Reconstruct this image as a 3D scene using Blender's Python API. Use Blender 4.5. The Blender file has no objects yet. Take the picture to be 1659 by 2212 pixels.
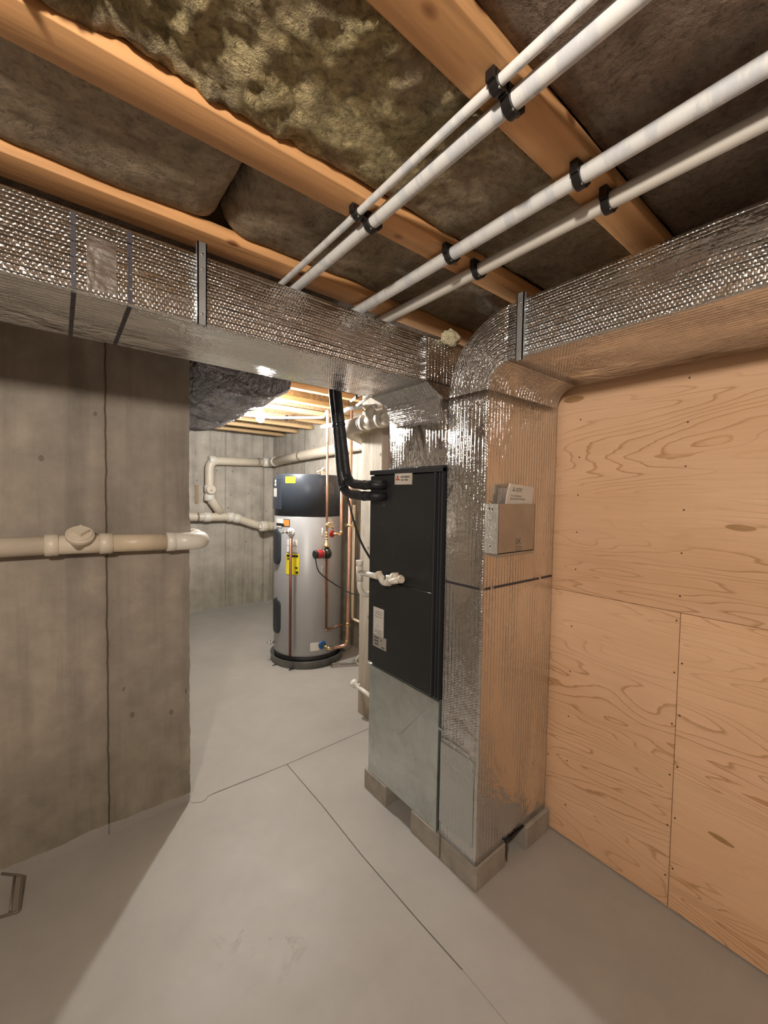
import bpy, bmesh, math, random
from mathutils import Vector, Matrix, noise
random.seed(7)
SC = bpy.context.scene
COL = SC.collection
PI = math.pi

# ------------------------------------------------------------------ camera, world, exposure
cam_d = bpy.data.cameras.new('camera')
cam_d.sensor_fit = 'VERTICAL'
cam_d.sensor_height = 36.0
cam_d.lens = 882.33 / 2212 * 36
cam_d.clip_start = 0.02
cam = bpy.data.objects.new('camera', cam_d)
COL.objects.link(cam)
R_ = Vector((0.78230301, -0.62266602, 0.01700103))
U_ = Vector((0.01055559, 0.04054144, 0.9991221))
F_ = Vector((0.62280863, 0.78143677, -0.0382883))
m = Matrix(((R_.x, U_.x, -F_.x, 0), (R_.y, U_.y, -F_.y, 0), (R_.z, U_.z, -F_.z, 1.5), (0, 0, 0, 1)))
cam.matrix_world = m
SC.camera = cam

w = bpy.data.worlds.new('world')
SC.world = w
w.use_nodes = True
w.node_tree.nodes['Background'].inputs[0].default_value = (0.8, 0.85, 1, 1)
w.node_tree.nodes['Background'].inputs[1].default_value = 0.05
SC.view_settings.view_transform = 'Standard'
SC.view_settings.look = 'None'
SC.view_settings.gamma = 1
SC.view_settings.use_curve_mapping = False
SC.view_settings.exposure = 1.6

SC.cycles.max_bounces = 7
SC.cycles.diffuse_bounces = 4
SC.cycles.glossy_bounces = 4

BULB_FAR = 680.0     # emission of the bare bulb in the far room
BULB_NEAR = 580.0    # emission of the bulbs behind the camera
FAR_COL = (1.0, 0.98, 0.94)
NEAR_COL = (1.0, 0.89, 0.77)

# ------------------------------------------------------------------ node helpers
class NT:
    def __init__(s, name):
        s.mat = bpy.data.materials.new(name)
        s.mat.use_nodes = True
        s.t = s.mat.node_tree
        s.b = s.t.nodes['Principled BSDF']
    def n(s, typ, **kw):
        nd = s.t.nodes.new(typ)
        ins = kw.pop('ins', {})
        for k, v in kw.items():
            setattr(nd, k, v)
        for k, v in ins.items():
            s.set(nd.inputs[k], v)
        return nd
    def set(s, sock, v):
        if isinstance(v, bpy.types.NodeSocket):
            s.t.links.new(v, sock)
        elif isinstance(v, (tuple, list)) and len(v) == 3 and sock.type == 'RGBA':
            sock.default_value = (*v, 1)
        else:
            sock.default_value = v
    def pos(s):
        return s.n('ShaderNodeNewGeometry').outputs['Position']
    def uv(s):
        return s.n('ShaderNodeTexCoord').outputs['UV']
    def obj(s):
        return s.n('ShaderNodeTexCoord').outputs['Object']
    def mapv(s, v, scale=(1, 1, 1), loc=(0, 0, 0), rot=(0, 0, 0)):
        return s.n('ShaderNodeMapping', ins={'Vector': v, 'Scale': scale, 'Location': loc, 'Rotation': rot}).outputs[0]
    def noise(s, v, scale=5, detail=4, rough=0.5, dist=0.0):
        return s.n('ShaderNodeTexNoise', ins={'Vector': v, 'Scale': scale, 'Detail': detail, 'Roughness': rough, 'Distortion': dist}).outputs['Fac']
    def math(s, op, a, b=0.0, c=0.0, clamp=False):
        nd = s.n('ShaderNodeMath', operation=op, use_clamp=clamp)
        s.set(nd.inputs[0], a); s.set(nd.inputs[1], b); s.set(nd.inputs[2], c)
        return nd.outputs[0]
    def ramp(s, f, stops):
        nd = s.n('ShaderNodeValToRGB')
        e = nd.color_ramp.elements
        while len(e) > 1:
            e.remove(e[-1])
        e[0].position = stops[0][0]; c = stops[0][1]
        e[0].color = (*c, 1) if isinstance(c, tuple) else (c, c, c, 1)
        for p, c in stops[1:]:
            x = e.new(p); x.color = (*c, 1) if isinstance(c, tuple) else (c, c, c, 1)
        s.set(nd.inputs[0], f)
        return nd.outputs[0]
    def mix(s, f, a, b, mode='MIX'):
        nd = s.n('ShaderNodeMix', data_type='RGBA', blend_type=mode)
        s.set(nd.inputs[0], f); s.set(nd.inputs[6], a); s.set(nd.inputs[7], b)
        return nd.outputs[2]
    def sep(s, v):
        return s.n('ShaderNodeSeparateXYZ', ins={0: v}).outputs
    def comb(s, x, y, z):
        return s.n('ShaderNodeCombineXYZ', ins={0: x, 1: y, 2: z}).outputs[0]
    def bump(s, h, dist=0.01, strength=1.0, nrm=None):
        ins = {'Height': h, 'Distance': dist, 'Strength': strength}
        if nrm is not None:
            ins['Normal'] = nrm
        return s.n('ShaderNodeBump', ins=ins).outputs[0]
    def out(s, **kw):
        names = {'color': 'Base Color', 'rough': 'Roughness', 'metal': 'Metallic', 'normal': 'Normal', 'spec': 'Specular IOR Level', 'coat': 'Coat Weight', 'trans': 'Transmission Weight', 'alpha': 'Alpha', 'ior': 'IOR', 'ecol': 'Emission Color', 'estr': 'Emission Strength'}
        for k, v in kw.items():
            s.set(s.b.inputs[names[k]], v)
        return s.mat

def simple(name, col, rough=0.5, metal=0.0, var=0.06, scale=12, bump=0.0, **kw):
    s = NT(name)
    v = s.pos()
    nz = s.noise(v, scale, 4, 0.6)
    f = s.ramp(nz, [(0.3, 1 - var), (0.7, 1 + var)])
    c = s.mix(1.0, col, f, 'MULTIPLY')
    a = dict(color=c, rough=rough, metal=metal)
    if bump:
        a['normal'] = s.bump(s.noise(v, scale * 4, 4, 0.6), bump)
    a.update(kw)
    return s.out(**a)

def emissive(name, col, strength):
    s = NT(name)
    return s.out(color=(0.8, 0.8, 0.8), ecol=col, estr=strength)

# ------------------------------------------------------------------ materials
def concrete(name, axis, seams=(), tone=(0.30, 0.255, 0.205), streak=0.5, fine=()):
    """form-cast concrete: blotches, vertical run marks, form seams at given coordinates along axis"""
    s = NT(name)
    p = s.pos()
    x, y, z = s.sep(p)[:3]
    a = x if axis == 'x' else y
    big = s.noise(p, 1.7, 5, 0.6)
    mid = s.noise(p, 7, 6, 0.65)
    st = s.noise(s.mapv(p, (9, 9, 0.55)), 1.0, 5, 0.65)
    col = s.ramp(big, [(0.3, tuple(c * 0.82 for c in tone)), (0.7, tuple(c * 1.12 for c in tone))])
    col = s.mix(streak, col, s.ramp(st, [(0.32, 0.58), (0.48, 0.98), (0.68, 1.16)]), 'MULTIPLY')
    col = s.mix(0.9, col, s.ramp(mid, [(0.32, 0.78), (0.65, 1.1)]), 'MULTIPLY')
    # uneven darker tone towards the foot
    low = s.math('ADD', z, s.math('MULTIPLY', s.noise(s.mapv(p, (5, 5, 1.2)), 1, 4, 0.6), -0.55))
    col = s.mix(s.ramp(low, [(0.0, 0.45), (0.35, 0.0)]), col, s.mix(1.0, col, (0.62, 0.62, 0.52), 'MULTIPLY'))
    # small dark pock marks
    vor = s.n('ShaderNodeTexVoronoi', ins={'Vector': s.mapv(p, (1, 1, 0.7), rot=(0.2, 0.3, 0)), 'Scale': 9.0, 'Randomness': 1.0}).outputs['Distance']
    spot = s.math('MULTIPLY', s.math('LESS_THAN', vor, 0.085), s.math('GREATER_THAN', s.noise(p, 3.1, 2), 0.53))
    col = s.mix(s.math('MULTIPLY', spot, 0.55), col, (0.10, 0.08, 0.06))
    h = s.math('ADD', s.math('MULTIPLY', mid, 0.6), s.math('MULTIPLY', s.noise(p, 60, 3), 0.25))
    wob = s.math('MULTIPLY', s.math('SUBTRACT', s.noise(s.mapv(p, (0.01, 0.01, 9)), 1, 4), 0.5), 0.016)
    for x0 in seams:
        d = s.math('ABSOLUTE', s.math('SUBTRACT', s.math('ADD', a, wob), x0))
        f = s.ramp(d, [(0.0, 1.0), (0.0016, 0.8), (0.0042, 0.0)])
        soft = s.ramp(d, [(0.0, 0.5), (0.05, 0.0)])
        col = s.mix(s.math('MULTIPLY', soft, s.noise(p, 5, 3)), col, (0.12, 0.09, 0.06))
        col = s.mix(s.math('MULTIPLY', f, 0.8), col, (0.07, 0.055, 0.04))
        h = s.math('SUBTRACT', h, s.math('MULTIPLY', f, 0.8))
    for x0 in fine:
        d = s.math('ABSOLUTE', s.math('SUBTRACT', s.math('ADD', a, wob), x0))
        f = s.ramp(d, [(0.0, 1.0), (0.006, 0.6), (0.014, 0.0)])
        col = s.mix(s.math('MULTIPLY', f, 0.5), col, (0.13, 0.11, 0.085))
        h = s.math('SUBTRACT', h, s.math('MULTIPLY', f, 0.4))
    # floor paint lapped up the foot
    lap = s.math('LESS_THAN', z, s.math('ADD', 0.02, s.math('MULTIPLY', s.noise(p, 4, 4, 0.7), 0.05)))
    col = s.mix(lap, col, (0.37, 0.35, 0.32))
    return s.out(color=col, rough=0.9, normal=s.bump(h, 0.006), spec=0.25)

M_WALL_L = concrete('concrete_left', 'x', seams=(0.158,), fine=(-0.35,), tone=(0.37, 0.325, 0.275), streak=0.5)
M_WALL_FAR = concrete('concrete_far', 'x', seams=(), fine=(1.66, 2.16), tone=(0.47, 0.43, 0.37), streak=0.8)
M_WALL_FR = concrete('concrete_far_right', 'y', seams=(), fine=(4.4, 3.2), tone=(0.47, 0.43, 0.37), streak=0.8)
M_BLOCK = simple('concrete_paver', (0.36, 0.325, 0.28), 0.9, var=0.15, scale=14, bump=0.003)

def floor_mat():
    s = NT('painted_floor')
    p = s.pos()
    col = s.ramp(s.noise(p, 1.6, 5, 0.6), [(0.3, (0.37, 0.35, 0.32)), (0.7, (0.43, 0.41, 0.375))])
    col = s.mix(0.5, col, s.ramp(s.noise(p, 9, 5, 0.7), [(0.35, 0.93), (0.65, 1.04)]), 'MULTIPLY')
    sc = s.noise(s.mapv(p, (1, 1, 1), loc=(-0.55, -1.3, 0)), 6, 6, 0.7, 1.0)
    d = s.n('ShaderNodeVectorMath', operation='DISTANCE', ins={0: p, 1: (0.56, 1.3, 0)}).outputs['Value']
    mask = s.math('MULTIPLY', s.ramp(d, [(0.05, 1.0), (0.22, 0.0)]), s.ramp(sc, [(0.56, 0.0), (0.66, 1.0)]))
    col = s.mix(s.math('MULTIPLY', mask, 0.7), col, (0.20, 0.17, 0.13))
    r = s.ramp(s.noise(p, 3, 4, 0.6), [(0.35, 0.42), (0.65, 0.52)])
    return s.out(color=col, rough=r, normal=s.bump(s.noise(p, 2.2, 3), 0.008, 0.5), spec=0.4)
M_FLOOR = floor_mat()

def plywood(name, off, tone=1.0):
    s = NT(name)
    p = s.pos()
    x, y, z = s.sep(p)[:3]
    v = s.comb(s.math('MULTIPLY', y, 0.62), s.math('MULTIPLY', z, 4.6), off)
    wv = s.noise(v, 0.75, 3, 0.5, 0.35)
    fine = s.noise(s.comb(s.math('MULTIPLY', y, 1.0), s.math('MULTIPLY', z, 4.5), off + 3), 5.0, 3, 0.6)
    ww = s.math('ADD', wv, s.math('MULTIPLY', fine, 0.022))
    ring = s.math('FRACT', s.math('MULTIPLY', ww, 34.0))
    edge = s.ramp(ring, [(0.0, 0.0), (0.78, 0.12), (0.93, 1.0), (1.0, 0.0)])
    dens = s.ramp(s.noise(s.comb(y, s.math('MULTIPLY', z, 2.0), off + 9), 1.6, 3), [(0.38, 0.15), (0.6, 1.0)])
    edge = s.math('MULTIPLY', edge, dens)
    base = s.ramp(s.noise(s.comb(y, s.math('MULTIPLY', z, 3.0), off + 5), 1.3, 3), [(0.3, (0.70 * tone, 0.43 * tone, 0.25 * tone)), (0.7, (0.78 * tone, 0.51 * tone, 0.32 * tone))])
    col = s.mix(s.math('MULTIPLY', edge, 0.85), base, (0.44 * tone, 0.215 * tone, 0.095 * tone))
    hair = s.noise(s.comb(s.math('MULTIPLY', y, 3.0), s.math('MULTIPLY', z, 130.0), off), 1.0, 3, 0.7)
    col = s.mix(0.35, col, s.ramp(hair, [(0.35, 0.90), (0.65, 1.06)]), 'MULTIPLY')
    return s.out(color=col, rough=0.62, normal=s.bump(s.math('ADD', hair, s.math('MULTIPLY', edge, 1.2)), 0.0006), spec=0.35)

def lumber(name, tone=(0.64, 0.345, 0.15), knots=True):
    s = NT(name)
    p = s.pos()
    v = s.mapv(p, (1.2, 14, 14))
    n1 = s.noise(v, 1.0, 4, 0.55, 0.3)
    col = s.ramp(n1, [(0.3, tuple(c * 0.68 for c in tone)), (0.7, tuple(c * 1.18 for c in tone))])
    col = s.mix(0.5, col, s.ramp(s.noise(s.mapv(p, (3, 90, 90)), 1, 3), [(0.35, 0.88), (0.65, 1.06)]), 'MULTIPLY')
    if knots:
        vor = s.n('ShaderNodeTexVoronoi', ins={'Vector': s.mapv(p, (0.6, 1.0, 1.0)), 'Scale': 11.0}).outputs['Distance']
        col = s.mix(s.ramp(vor, [(0.08, 0.9), (0.17, 0.0)]), col, (0.17, 0.06, 0.02))
    return s.out(color=col, rough=0.6, normal=s.bump(n1, 0.003), spec=0.3)
M_JOIST = lumber('spruce_flange')
M_JOIST_FAR = lumber('spruce_flange_pale', (0.62, 0.42, 0.22), False)
M_OSB = simple('osb_web', (0.34, 0.22, 0.12), 0.8, var=0.35, scale=40, bump=0.002)
M_RED_LUMBER = lumber('reddish_board', (0.46, 0.20, 0.11), False)

def post_mat():
    s = NT('weathered_post')
    p = s.pos()
    n1 = s.noise(s.mapv(p, (14, 14, 1.4)), 1, 5, 0.65, 0.4)
    col = s.ramp(n1, [(0.25, (0.30, 0.255, 0.20)), (0.5, (0.52, 0.46, 0.375)), (0.75, (0.62, 0.56, 0.47))])
    low = s.math('ADD', s.sep(p)[2], s.math('MULTIPLY', s.noise(s.mapv(p, (10, 10, 2)), 1, 4), 0.7))
    col = s.mix(s.ramp(low, [(0.35, 0.75), (1.1, 0.0)]), col, (0.24, 0.19, 0.13))
    vor = s.n('ShaderNodeTexVoronoi', ins={'Vector': p, 'Scale': 8.0}).outputs['Distance']
    col = s.mix(s.ramp(vor, [(0.07, 0.7), (0.12, 0.0)]), col, (0.16, 0.11, 0.07))
    return s.out(color=col, rough=0.85, normal=s.bump(n1, 0.004))
M_POST = post_mat()

def foil(name, metal=1.0, quilt=1.0, rough=0.14, tint=(0.80, 0.79, 0.78), pitch=0.0105, depth=1.0):
    """reflective bubble foil; UV in metres, u along the duct"""
    s = NT(name)
    uv = s.uv()
    u, v = s.sep(uv)[:2]
    k = 2 * PI / pitch
    wv = s.math('ADD', v, s.math('MULTIPLY', s.math('SUBTRACT', s.noise(s.comb(s.math('MULTIPLY', u, 1.5), v, 0.7), 3.0, 2), 0.5), 0.010))
    row = s.math('FLOOR', s.math('DIVIDE', wv, pitch * 0.87))
    ush = s.math('ADD', u, s.math('MULTIPLY', s.math('MODULO', row, 2.0), pitch * 0.5))
    cu = s.math('ABSOLUTE', s.math('SINE', s.math('MULTIPLY', ush, k / 2)))
    cv = s.math('ABSOLUTE', s.math('SINE', s.math('MULTIPLY', wv, PI / (pitch * 0.87))))
    bub = s.math('POWER', s.math('MULTIPLY', cu, cv), 0.6)
    patch = s.ramp(s.noise(s.comb(s.math('MULTIPLY', u, 1.0), s.math('MULTIPLY', v, 3), 0.3), 2.2, 3), [(0.36, 0.06), (0.62, 1.0)])
    cell = s.ramp(s.noise(s.comb(u, v, 0.9), 48, 2), [(0.36, 0.35), (0.62, 1.0)])
    bub = s.math('MULTIPLY', s.math('MULTIPLY', bub, cell), s.math('MULTIPLY', patch, quilt))
    two = s.math('ABSOLUTE', s.math('SINE', s.math('MULTIPLY', wv, PI / (pitch * 1.74))))
    groove = s.ramp(two, [(0.0, 0.0), (0.22, 0.75), (0.5, 1.0)])
    wr = s.noise(s.comb(s.math('MULTIPLY', u, 0.35), v, 0), 28, 4, 0.6)
    wr2 = s.noise(s.comb(u, v, 0.5), 5, 4, 0.6, 0.6)
    h = s.math('ADD', s.math('MULTIPLY', bub, 0.0026 * depth), s.math('MULTIPLY', wr, 0.003 * depth))
    h = s.math('ADD', h, s.math('MULTIPLY', s.math('MULTIPLY', groove, patch), 0.0024 * quilt * depth))
    h = s.math('ADD', h, s.math('MULTIPLY', wr2, 0.014))
    h = s.math('ADD', h, s.math('MULTIPLY', s.noise(s.comb(u, v, 0), 220, 2), 0.0003))
    lines = s.math('MULTIPLY', s.ramp(two, [(0.0, 1.0), (0.10, 0.8), (0.26, 0.0)]), patch)
    col = s.mix(s.math('MULTIPLY', lines, 0.74 * quilt), tint, tuple(c * 0.30 for c in tint))  # shade of the grooves between bubble rows, darkened in the base colour
    return s.out(color=col, metal=metal, rough=rough, normal=s.bump(h, 1.0))
M_FOIL = foil('bubble_foil', rough=0.17)
M_FOIL_RISER = foil('bubble_foil_riser', quilt=1.0, rough=0.12, depth=0.62, tint=(0.72, 0.71, 0.70))
M_FOIL_CRUMPLE = foil('crumpled_foil', quilt=0.4, rough=0.16, depth=2.2, tint=(0.66, 0.65, 0.64))

def flex_mat():
    s = NT('flex_duct_jacket')
    p = s.obj()
    n1 = s.noise(s.mapv(p, (6, 1.5, 6)), 2.2, 5, 0.6, 1.2)
    return s.out(color=(0.42, 0.42, 0.48), metal=0.95, rough=0.2, normal=s.bump(n1, 0.09))
M_FLEX = flex_mat()

def insul(name, kraft, fibre, cut, amp=0.012):
    s = NT(name)
    p = s.pos()
    n1 = s.noise(p, 9, 7, 0.7, 0.5)
    n2 = s.noise(p, 34, 6, 0.75, 0.8)
    big = s.noise(p, 2.1, 4, 0.6)
    ck = s.ramp(n1, [(0.28, tuple(c * 0.55 for c in kraft)), (0.5, kraft), (0.72, tuple(min(1, c * 1.3) for c in kraft))])
    cf = s.ramp(n2, [(0.28, tuple(c * 0.40 for c in fibre)), (0.55, fibre), (0.75, tuple(min(1, c * 1.25) for c in fibre))])
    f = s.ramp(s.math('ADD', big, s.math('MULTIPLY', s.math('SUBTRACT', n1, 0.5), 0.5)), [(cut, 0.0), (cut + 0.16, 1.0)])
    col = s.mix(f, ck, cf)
    n3 = s.noise(p, 75, 4, 0.7)
    col = s.mix(0.6, col, s.ramp(n3, [(0.36, 0.55), (0.46, 1.0), (0.7, 1.15)]), 'MULTIPLY')
    h = s.math('ADD', s.math('ADD', n1, s.math('MULTIPLY', n3, 0.22)), s.math('MULTIPLY', n2, s.math('ADD', 0.45, s.math('MULTIPLY', f, 0.5))))
    col = s.mix(0.7, col, s.ramp(n2, [(0.3, 0.62), (0.5, 1.0), (0.75, 1.25)]), 'MULTIPLY')
    return s.out(color=col, rough=0.95, normal=s.bump(h, amp), spec=0.1)
KR = (0.34, 0.27, 0.19)
FB = (0.52, 0.43, 0.235)
M_INS_TORN = insul('mineral_wool_torn', KR, FB, 0.44, 0.02)
M_INS = insul('mineral_wool_kraft', KR, (0.36, 0.28, 0.17), 0.56, 0.022)
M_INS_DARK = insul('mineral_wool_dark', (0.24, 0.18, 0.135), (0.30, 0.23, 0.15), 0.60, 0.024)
M_INS_PALE = insul('mineral_wool_pale', (0.42, 0.36, 0.27), (0.6, 0.5, 0.3), 0.5, 0.02)

def galv(name, tone=(0.62, 0.67, 0.66), rough=0.34):
    s = NT(name)
    p = s.pos()
    vor = s.n('ShaderNodeTexVoronoi', ins={'Vector': s.mapv(p, (1, 1, 1)), 'Scale': 26.0}).outputs['Color']
    f = s.ramp(s.sep(vor)[0], [(0.0, 0.93), (1.0, 1.05)])
    big = s.ramp(s.noise(p, 3.3, 4, 0.55, 0.4), [(0.35, 0.84), (0.65, 1.1)])
    col = s.mix(1.0, s.mix(1.0, tone, f, 'MULTIPLY'), big, 'MULTIPLY')
    r = s.ramp(s.noise(p, 5, 4), [(0.3, rough - 0.06), (0.7, rough + 0.12)])
    return s.out(color=col, metal=0.85, rough=r, normal=s.bump(s.noise(p, 3, 2), 0.01, 0.6))
M_GALV = galv('galvanised_sheet')
M_STRAP = galv('galvanised_strap', (0.55, 0.58, 0.60), 0.38)
M_BLACK = simple('black_enamel', (0.021, 0.022, 0.024), 0.38, var=0.15, scale=5, bump=0.0004)
M_BLACK_EDGE = simple('black_edge_metal', (0.05, 0.052, 0.058), 0.35, 0.3)
M_RUBBER = simple('black_foam_rubber', (0.012, 0.012, 0.016), 0.42, var=0.2, scale=30, bump=0.002)
M_TAPE = simple('glossy_black_tape', (0.014, 0.015, 0.02), 0.2, var=0.2, scale=40, bump=0.002)
M_CLIP = simple('black_plastic', (0.012, 0.010, 0.010), 0.35)
M_PVC = simple('pvc_cream', (0.70, 0.62, 0.50), 0.38, var=0.05, scale=9)
M_PVC_YEL = simple('pvc_yellowed', (0.66, 0.55, 0.40), 0.4, var=0.06, scale=9)
M_PVC_W = simple('pvc_white', (0.80, 0.76, 0.68), 0.33, var=0.03)
M_PRIMER = simple('purple_grey_ring', (0.25, 0.20, 0.17), 0.5)
def pex_mat():
    s = NT('pex_white')
    p = s.pos()
    st = s.noise(s.mapv(p, (8, 26, 8)), 1, 4, 0.6)
    col = s.mix(s.math('MULTIPLY', s.ramp(st, [(0.5, 0.0), (0.58, 1.0)]), 0.55), (0.70, 0.70, 0.69), (0.46, 0.49, 0.55))
    return s.out(color=col, rough=0.33, spec=0.5)
M_PEX = pex_mat()
M_PEX_PLAIN = simple('pex_plain', (0.70, 0.67, 0.61), 0.36, var=0.04)
M_COPPER = simple('copper', (0.62, 0.36, 0.25), 0.36, 0.8, var=0.18, scale=8)
M_COPPER_D = simple('tarnished_copper', (0.22, 0.095, 0.06), 0.42, 0.6, var=0.2, scale=10)
M_BRASS = simple('brass', (0.80, 0.62, 0.30), 0.25, 1.0)
M_CHROME = simple('chrome', (0.75, 0.75, 0.74), 0.18, 1.0)
M_TANK = simple('grey_tank_paint', (0.37, 0.37, 0.375), 0.36, 0.25, var=0.03, scale=3)
M_TANK_TOP = simple('charcoal_tank_top', (0.030, 0.036, 0.046), 0.34, 0.1, var=0.05)
M_TANK_COVER = simple('dark_slate_cover', (0.030, 0.034, 0.042), 0.45)
M_PAN = simple('dark_pan', (0.20, 0.195, 0.18), 0.4, 0.3, var=0.15)
M_LABEL = simple('white_label', (0.74, 0.72, 0.68), 0.5, var=0.02)
M_LABEL_G = simple('grey_label', (0.40, 0.38, 0.35), 0.5, var=0.12, scale=60)
M_YELLOW = simple('yellow_label', (0.85, 0.72, 0.02), 0.5, var=0.02)
M_ORANGE = simple('orange_label', (0.85, 0.26, 0.06), 0.5, var=0.02)
M_INK = simple('black_ink', (0.015, 0.013, 0.012), 0.6)
M_INK_FAINT = simple('grey_ink', (0.10, 0.09, 0.08), 0.7)
M_INK_LINE = simple('blue_black_print', (0.045, 0.04, 0.05), 0.5)
M_INK_RED = simple('red_ink', (0.42, 0.05, 0.03), 0.5)
M_RED = simple('red_plastic', (0.36, 0.02, 0.03), 0.35)
M_BLUE = simple('blue_plastic', (0.02, 0.10, 0.30), 0.35)
M_BADGE = simple('silver_badge', (0.72, 0.68, 0.62), 0.12, 0.9)
M_PAPER = simple('manual_paper', (0.66, 0.60, 0.52), 0.7, var=0.03)
M_SEAM = simple('dark_joint', (0.10, 0.09, 0.075), 0.9)
M_SEAM_FAINT = simple('faint_joint', (0.27, 0.245, 0.215), 0.8)
M_FOAM = simple('spray_foam', (0.74, 0.66, 0.44), 0.8, var=0.1, scale=30, bump=0.01)
M_NAIL = simple('nail_head', (0.07, 0.035, 0.02), 0.5)
M_PATCH = simple('plywood_patch', (0.42, 0.235, 0.10), 0.6, var=0.14, scale=20)
M_BULB = emissive('bulb_glow_far', FAR_COL, BULB_FAR)
M_BULB2 = emissive('bulb_glow_near', NEAR_COL, BULB_NEAR)
M_PORC = simple('porcelain', (0.8, 0.79, 0.76), 0.3)
M_DRYWALL = simple('far_subfloor', (0.36, 0.27, 0.17), 0.8, var=0.15)
M_ZIP = simple('cable_black', (0.01, 0.01, 0.012), 0.4)
def plastic_bag():
    s = NT('clear_sleeve')
    n1 = s.noise(s.pos(), 24, 4, 0.6, 1.0)
    return s.out(color=(0.85, 0.84, 0.82), rough=0.12, alpha=0.22, normal=s.bump(n1, 0.02), spec=0.8)
M_BAG = plastic_bag()

# ------------------------------------------------------------------ mesh builder
OFF = {}
class MB:
    def __init__(s):
        s.bm = bmesh.new()
        s.uv = s.bm.loops.layers.uv.new('UV')
    def v(s, p):
        return s.bm.verts.new(p)
    def face(s, pts, smooth=False):
        f = s.bm.faces.new([s.v(p) for p in pts]); f.smooth = smooth
        return f
    def box(s, x0, x1, y0, y1, z0, z1, bev=0.0):
        r = bmesh.ops.create_cube(s.bm, size=1.0)
        vs = r['verts']
        for v in vs:
            v.co = Vector(((x0 + x1) / 2 + v.co.x * (x1 - x0), (y0 + y1) / 2 + v.co.y * (y1 - y0), (z0 + z1) / 2 + v.co.z * (z1 - z0)))
        if bev:
            es = list({e for v in vs for e in v.link_edges})
            bmesh.ops.bevel(s.bm, geom=es, offset=bev, segments=2, profile=0.5, affect='EDGES')
        return s
    def hexa(s, lo, hi):
        """lo, hi: 4 points each, counter-clockwise seen from above"""
        a = [s.v(p) for p in lo]; b = [s.v(p) for p in hi]
        s.bm.faces.new(a[::-1]); s.bm.faces.new(b)
        for i in range(4):
            j = (i + 1) % 4
            s.bm.faces.new((a[i], a[j], b[j], b[i]))
        return s
    def prism(s, poly, vec):
        """poly: list of 3d points; vec: extrusion"""
        vec = Vector(vec)
        a = [s.v(Vector(p)) for p in poly]; b = [s.v(Vector(p) + vec) for p in poly]
        s.bm.faces.new(a); s.bm.faces.new(b[::-1])
        n = len(a)
        for i in range(n):
            j = (i + 1) % n
            s.bm.faces.new((a[j], a[i], b[i], b[j]))
        return s
    def tube(s, pts, r, seg=16, cap=True):
        pts = [Vector(p) for p in pts]
        rs = r if isinstance(r, (list, tuple)) else [r] * len(pts)
        rings = []
        t0 = (pts[1] - pts[0]).normalized()
        up = Vector((0, 0, 1)) if abs(t0.z) < 0.9 else Vector((1, 0, 0))
        nrm = t0.cross(up).normalized()
        L = 0
        for i, p in enumerate(pts):
            if i == 0: t = t0
            elif i == len(pts) - 1: t = (pts[i] - pts[i - 1]).normalized()
            else: t = ((pts[i] - pts[i - 1]).normalized() + (pts[i + 1] - pts[i]).normalized()).normalized()
            nrm = (nrm - t * nrm.dot(t)).normalized()
            bi = t.cross(nrm)
            if i: L += (pts[i] - pts[i - 1]).length
            rings.append(([s.v(p + (nrm * math.cos(2 * PI * k / seg) + bi * math.sin(2 * PI * k / seg)) * rs[i]) for k in range(seg)], L))
        for (a, la), (b, lb) in zip(rings, rings[1:]):
            for k in range(seg):
                j = (k + 1) % seg
                f = s.bm.faces.new((a[k], a[j], b[j], b[k])); f.smooth = True
                cr = 2 * PI * max(rs)
                for lp, q in zip(f.loops, ((la, k), (la, k + 1), (lb, k + 1), (lb, k))):
                    lp[s.uv].uv = (q[0], cr * q[1] / seg)
        if cap:
            s.bm.faces.new(rings[0][0][::-1]); s.bm.faces.new(rings[-1][0])
        return s
    def cyl(s, a, b, r, seg=24):
        return s.tube([a, b], r, seg)
    def lathe(s, c, axis, prof, seg=32):
        """prof: list of (radius, height along axis)"""
        c = Vector(c); t = Vector(axis).normalized()
        up = Vector((0, 0, 1)) if abs(t.z) < 0.9 else Vector((1, 0, 0))
        n = t.cross(up).normalized(); b = t.cross(n)
        rings = []
        for r, h in prof:
            r = max(r, 1e-4)
            rings.append([s.v(c + t * h + (n * math.cos(2 * PI * k / seg) + b * math.sin(2 * PI * k / seg)) * r) for k in range(seg)])
        for A, B in zip(rings, rings[1:]):
            for k in range(seg):
                j = (k + 1) % seg
                f = s.bm.faces.new((A[k], A[j], B[j], B[k])); f.smooth = True
        s.bm.faces.new(rings[0][::-1]); s.bm.faces.new(rings[-1])
        return s
    def sweep(s, prof, frames, u0=0.0):
        """closed 2-D profile swept through frames (origin, ax, ay); UV in metres; returns end length"""
        per = [0.0]
        n = len(prof)
        for i in range(n):
            a = Vector(prof[i]); b = Vector(prof[(i + 1) % n])
            per.append(per[-1] + (b - a).length)
        rings = []; L = u0; last = None
        for o, ax, ay in frames:
            o = Vector(o)
            if last is not None: L += (o - last).length
            last = o
            rings.append(([s.v(o + Vector(ax) * p[0] + Vector(ay) * p[1]) for p in prof], L))
        for (A, la), (B, lb) in zip(rings, rings[1:]):
            for i in range(n):
                j = (i + 1) % n
                f = s.bm.faces.new((A[i], A[j], B[j], B[i])); f.smooth = True
                for lp, q in zip(f.loops, ((la, per[i]), (la, per[i + 1]), (lb, per[i + 1]), (lb, per[i]))):
                    lp[s.uv].uv = q
        s.bm.faces.new(rings[0][0][::-1]); s.bm.faces.new(rings[-1][0])
        return L
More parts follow.
